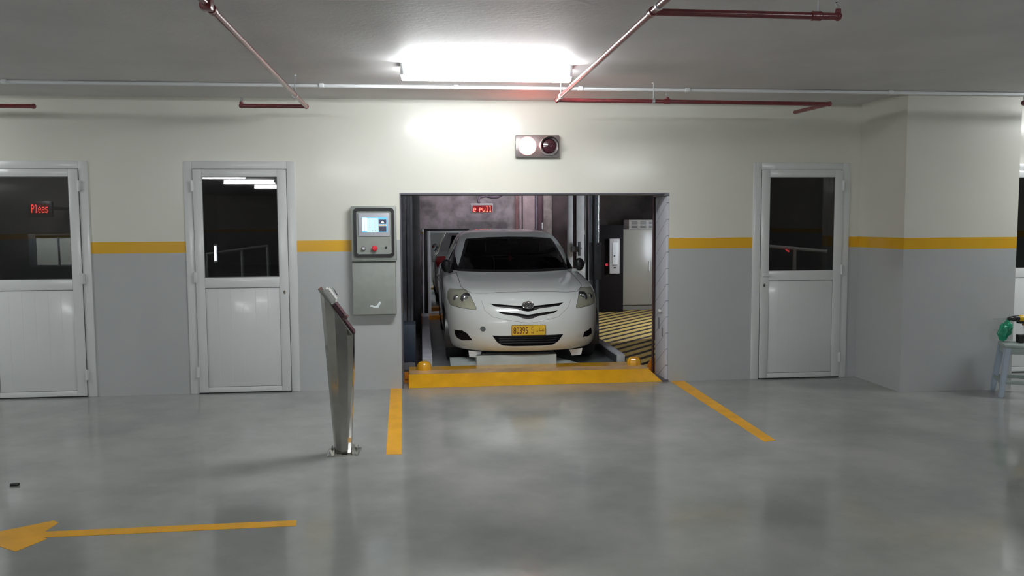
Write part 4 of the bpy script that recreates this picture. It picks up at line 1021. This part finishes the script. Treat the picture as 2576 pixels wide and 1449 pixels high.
# side glass, rear glass, tail lights
SW1 = [(1.40, .948), (1.62, 1.075), (2.03, 1.275), (2.20, 1.330), (2.50, 1.345), (2.50, .935)]
SW2 = [(2.56, .935), (2.56, 1.345), (2.95, 1.335), (3.22, 1.24), (3.42, 1.08), (3.46, .955)]
for s in (1, -1):
    for P_ in (SW1, SW2):
        fs = cut(P_, 'x', lambda c: c.x * s > .3 and c.z > .9)
        cobj('side_window', lift(sh, fs), M_AUTO)
fs = cut([(-.58, .985), (.58, .985), (.50, 1.28), (-.50, 1.28)], cond=lambda c: c.y > 3.0)
cobj('rear_window', lift(sh, fs), M_AUTO)
M_TAIL = two_sided(mat('tail_red', (.50, .012, .02), .12, coat=1.0))
for P_, s in (([(.56, .72), (.80, .70), (.83, .80), (.80, .90), (.66, .905), (.58, .80)], 1), (mir([(.56, .72), (.80, .70), (.83, .80), (.80, .90), (.66, .905), (.58, .80)]), -1)):
    fs = cut(P_, cond=lambda c: c.y > 3.6 and c.x * s > 0); cobj('tail_light', lift(sh, fs, along=.006, wall=True), M_TAIL)
# wheel arches
for s in (1, -1):
    for wy in (.83, 3.38):
        arc = [(wy + .345 * math.cos(2 * PI * k / 28), .285 + .345 * math.sin(2 * PI * k / 28)) for k in range(28)]
        fs = cut(arc, 'x', lambda c: c.x * s > .55 and c.z < .70)
        bmesh.ops.delete(sh, geom=fs, context='FACES')
        b = NB(); n = 18
        pr = [(wy + .350 * math.cos(a), .285 + .350 * math.sin(a)) for a in [-.35 + (PI + .7) * k / n for k in range(n + 1)]]
        va = [b.verts.new((s * .845, y, z)) for y, z in pr]; vb = [b.verts.new((s * .55, y, z)) for y, z in pr]
        for k in range(n): b.faces.new((va[k], va[k + 1], vb[k + 1], vb[k]))
        b.faces.new(vb); cobj('arch_liner', b, M_BLACK)
bmesh.ops.delete(sh, geom=[v for v in sh.verts if not v.link_faces], context='VERTS')
BODY = cobj('body', sh, M_CAR, angle=50)
b = NB(); box(b, -.60, .60, .30, 4.05, .155, .19, .01); box(b, -.74, .74, 1.25, 2.95, .150, .185); cobj('underbody', b, M_BLACK)
# seams
M_SEAM = mat('seam', (.05, .05, .05), .6)
def seam(name, pts, axis='y', r=.0022, sign=1, closed=False, parent=None, m_=None):
    P_ = project_line(BV, pts, axis, -.0002, sign)
    if len(P_) < 3: return
    b = NB(); tube(b, P_, r, 6); return cobj(name, b, m_ or M_SEAM, parent or BODY)
seam('bonnet_gap', [(-.680, .925), (-.674, .880), (-.666, .815), (-.640, .800), (-.57, .766), (-.44, .766), (-.3, .775), (0, .781), (.3, .775), (.44, .766), (.57, .766), (.640, .800), (.666, .815), (.674, .880), (.680, .925)], r=.0028)
seam('bumper_seam', [(-.475, .70), (-.442, .60), (-.365, .537), (-.205, .503), (0, .472), (.15, .490), (.320, .528), (.430, .617), (.480, .70)], r=.0016, m_=mat('soft_seam', (.22, .23, .22), .6))
seam('headlight_seam', HEAD + HEAD[:1], r=.0022); seam('headlight_seam', mir(HEAD) + mir(HEAD)[:1], r=.0022)
for s in (1, -1):
    for pts in ([(1.36, .93), (1.30, .75), (1.28, .50), (1.33, .22)], [(2.53, .94), (2.53, .60), (2.50, .22)], [(3.50, .95), (3.46, .70), (3.10, .55)]):
        seam('door_gap', pts, 'x', .0025, -s)
    for hy in (2.35, 3.28):
        h = BV.ray_cast(Vector((s * 2, hy, .78)), Vector((-s, 0, 0)))[0]
        b = NB(); box(b, h.x - .012, h.x + .022 * s if s > 0 else h.x + .012, hy - .085, hy + .085, .765, .795) if s > 0 else box(b, h.x - .022, h.x + .012, hy - .085, hy + .085, .765, .795)
        bmesh.ops.bevel(b, geom=b.edges[:], offset=.008, segments=2, affect='EDGES'); cobj('door_handle', b, M_CAR)
# wing mirrors
for s in (1, -1):
    b = NB(); bmesh.ops.create_uvsphere(b, u_segments=22, v_segments=14, radius=1)
    for v in b.verts:
        x, y, z = v.co; k = 1 - .18 * max(0, -z)
        v.co = Vector((s * .800 + x * .062 * k, 1.40 + (y * .052 if y < 0 else y * .018), 1.005 + z * .078))
    wm = cobj('wing_mirror', b, M_BLACK)
    b = NB(); tube(b, [(s * .735, 1.46, .930), (s * .765, 1.43, .935), (s * .79, 1.41, .955)], [.026, .020, .018], 12)
    for v in b.verts: v.co.y = 1.43 + (v.co.y - 1.43) * 1.3
    cobj('mirror_arm', b, M_CAR if s > 0 else M_BLACK, wm)
    b = NB(); prism(b, [(x * .055, z * .068) for x, z in [(math.cos(2 * PI * k / 20), math.sin(2 * PI * k / 20)) for k in range(20)]], lambda u, v, k: Vector((s * .800 + u, 1.419 + .002 * k, 1.005 + v)))
    cobj('mirror_glass', b, mat('mirror_silver', (.86, .88, .9), .01, metal=1.0), wm)
# wheels
def wheel(x, y, s):
    b = NB(); w_ = .095; prof = [(.205, -w_), (.262, -w_), (.290, -w_ * .86), (.300, -w_ * .6), (.300, w_ * .6), (.290, w_ * .86), (.262, w_), (.205, w_), (.198, 0), (.205, -w_)]
    lathe(b, (x, y, .285), (s, 0, 0), prof, 44); t_ = cobj('wheel', b, M_RUBBER)
    b = NB(); lathe(b, (x, y, .285), (s, 0, 0), [(0, .055), (.05, .060), (.06, .045), (.15, .050), (.185, .070), (.204, .090), (.204, -.06), (.0, -.05)], 36)
    cobj('hub_cap', b, mat('hub_silver', (.45, .46, .47), .3, metal=.7), t_)
    b = NB()
    for k in range(7):
        a = 2 * PI * k / 7; c, q = math.cos(a), math.sin(a)
        cyl(b, (x + s * .056, y + c * .09, .285 + q * .09), (x + s * .066, y + c * .165, .285 + q * .165), .016, .024, 10)
    cobj('wheel_spoke', b, mat('hub_silver', (.45, .46, .47), .3, metal=.7), t_)
for s in (-1, 1):
    for wy in (.83, 3.38): wheel(s * .735, wy, s)
    b = NB(); prism(b, [(s * .47, .15), (s * .61, .165), (s * .60, .095), (s * .50, .085)], lambda u, v, k: Vector((u, .24 + .006 * k + (.13 - v) * .25, v))); cobj('wheel_deflector', b, M_WHITE)
# number plate
M_PLATE = mat('plate_yellow', (.74, .46, .03), .4); M_INK = mat('plate_ink', (.10, .02, .005), .5)
PX0, PX1, PZ0, PZ1, PY = -.176, .176, .346, .455, -.016
b = NB(); prism(b, rrect(PX0, PX1, PZ0, PZ1, .008, 4), lambda u, v, k: Vector((u, PY + .006 * k, v))); plate = cobj('number_plate', b, M_PLATE)
b = NB(); ring_prism(b, rrect(PX0, PX1, PZ0, PZ1, .008, 4), rrect(PX0 + .004, PX1 - .004, PZ0 + .004, PZ1 - .004, .006, 4), PY - .001, PY + .001); cobj('plate_border', b, M_INK, plate)
b = NB(); box(b, -.15, .15, PY + .006, .03, .37, .43, .003); cobj('plate_mount', b, M_BLACK, plate)
def text_bm(s, x0, x1, z0, z1, y, th=.0012, bold=0.):
    cu = bpy.data.curves.new('t', 'FONT'); cu.body = s; cu.size = 1; cu.extrude = .5; cu.offset = bold; cu.resolution_u = 3
    o = bpy.data.objects.new('t', cu); COL.objects.link(o); bpy.context.view_layer.update()
    me = bpy.data.meshes.new_from_object(o.evaluated_get(bpy.context.evaluated_depsgraph_get()))
    b = NB(); b.from_mesh(me); bpy.data.objects.remove(o); bpy.data.curves.remove(cu); bpy.data.meshes.remove(me)
    X = [v.co.x for v in b.verts]; Y = [v.co.y for v in b.verts]; x_, y_ = min(X), min(Y); sx = (x1 - x0) / (max(X) - x_); sz = (z1 - z0) / (max(Y) - y_)
    for v in b.verts: v.co = Vector((x0 + (v.co.x - x_) * sx, y - v.co.z * th, z0 + (v.co.y - y_) * sz))
    bmesh.ops.recalc_face_normals(b, faces=b.faces)
    return b
pw, ph = PX1 - PX0, PZ1 - PZ0
b = text_bm('80395', PX0 + .05 * pw, PX0 + .478 * pw, PZ0 + .17 * ph, PZ0 + .81 * ph, PY - .0005, bold=.008); cobj('plate_number', b, M_INK, plate, smooth=False)
b = text_bm('H', PX0 + .58 * pw, PX0 + .635 * pw, PZ0 + .13 * ph, PZ0 + .40 * ph, PY - .0005, bold=.01)
def stroke(b, pts, r): tube(b, [(PX0 + u * pw, PY - .0006, PZ0 + v * ph) for u, v in pts], r, 6)
stroke(b, [(.575, .80), (.60, .85), (.625, .81), (.650, .83)], .0018); stroke(b, [(.640, .82), (.600, .74), (.578, .64), (.585, .55), (.610, .51), (.640, .55)], .0020)
stroke(b, [(.955, .44), (.945, .56), (.935, .46), (.955, .40), (.90, .41), (.82, .40)], .0020); stroke(b, [(.94, .62), (.915, .58), (.90, .42)], .0018)
stroke(b, [(.90, .42), (.875, .52), (.855, .43), (.82, .41)], .0020); stroke(b, [(.825, .72), (.820, .42)], .0018)
stroke(b, [(.78, .42), (.765, .36), (.745, .345), (.728, .40)], .0022); stroke(b, [(.755, .47), (.757, .48)], .0022)
cobj('plate_lettering', b, M_INK, plate)
# badge
b = NB(); bc = Vector((0, .030, .657)); tilt = Matrix.Rotation(-.42, 3, 'X')
def oval(b, rx, rz, r, cz=0., n=40):
    P_ = [bc + tilt @ Vector((rx * math.cos(2 * PI * k / n), 0, cz + rz * math.sin(2 * PI * k / n))) for k in range(n + 1)]
    tube(b, P_, r, 8, caps=False)
oval(b, .058, .038, .0052); oval(b, .020, .033, .0042, -.002); oval(b, .040, .0125, .0042, .017)
em_ = cobj('badge', b, M_CHROME)
b = NB(); prism(b, [(.060 * math.cos(2 * PI * k / 30), .040 * math.sin(2 * PI * k / 30)) for k in range(30)], lambda u, v, k: bc + tilt @ Vector((u, .004 + .02 * k, v))); cobj('badge_back', b, M_SLOT, em_)
# cabin
M_SEAT = mat('dark_upholstery', (.035, .032, .036), .9)
b = NB(); box(b, -.66, .66, 1.30, 1.62, .60, .900, .03); box(b, -.70, .70, .95, 1.36, .70, .80, .02); cobj('dashboard', b, mat('dash_black', (.02, .02, .022), .6))
for s in (-1, 1):
    b = NB(); box(b, s * .36 - .24, s * .36 + .24, 2.02, 2.50, .42, .58, .06); box(b, s * .36 - .23, s * .36 + .23, 2.44, 2.58, .55, 1.08, .055)
    st = cobj('front_seat', b, M_SEAT)
    b = NB(); box(b, s * .36 - .12, s * .36 + .12, 2.47, 2.57, 1.10, 1.27, .04); cyl(b, (s * .36 - .05, 2.52, 1.05), (s * .36 - .05, 2.52, 1.14), .008, n=8); cyl(b, (s * .36 + .05, 2.52, 1.05), (s * .36 + .05, 2.52, 1.14), .008, n=8); cobj('headrest', b, M_SEAT, st)
b = NB(); box(b, -.60, .60, 3.10, 3.25, .45, 1.02, .05); box(b, -.60, .60, 2.75, 3.2, .38, .52, .05); cobj('rear_seat', b, M_SEAT)
b = NB(); box(b, -.72, .72, 1.35, 3.3, .28, .31); cobj('cabin_floor', b, M_BLACK)
b = NB(); P_ = [(.36 + .18 * math.cos(a), 1.72 - .10 * math.sin(a) * .4, .88 + .17 * math.sin(a)) for a in [2 * PI * k / 30 for k in range(31)]]
tube(b, P_, .013, 8, caps=False); cyl(b, (.36, 1.72, .88), (.36, 1.60, .84), .05, n=16); box(b, .20, .52, 1.71, 1.725, .865, .895); cobj('steering_wheel', b, M_BLACK)
b = NB(); box(b, -.115, .115, 1.955, 1.975, 1.215, 1.275, .012); cyl(b, (0, 1.97, 1.27), (0, 1.93, 1.315), .008, n=8); cobj('rear_view_mirror', b, mat('inner_mirror', (.25, .25, .27), .35))
b = NB(); cyl(b, (.02, 1.95, 1.215), (.02, 1.95, 1.10), .0015, n=6); prism(b, [(.005, 1.10), (.035, 1.10), (.045, 1.06), (.02, 1.02), (-.005, 1.06)], lambda u, v, k: Vector((u, 1.947 + .006 * k, v))); cobj('hanging_ornament', b, mat('ornament_red', (.25, .04, .06), .5))

# ------------------------------------------------------------------ shared group names
for o in SC.objects:
    if o.parent is not None: continue
    n_ = o.name.split('.')[0]
    g_ = {'ceiling_light': 'tube lights on the garage ceiling', 'floor_line': 'yellow lines painted before the opening', 'sprinkler_pipe': 'dark red sprinkler pipes under the ceiling',
          'wall_batten': 'battens and boards on the chamber back wall', 'led_sign': 'red dot displays'}.get(n_)
    if g_: o['group'] = g_
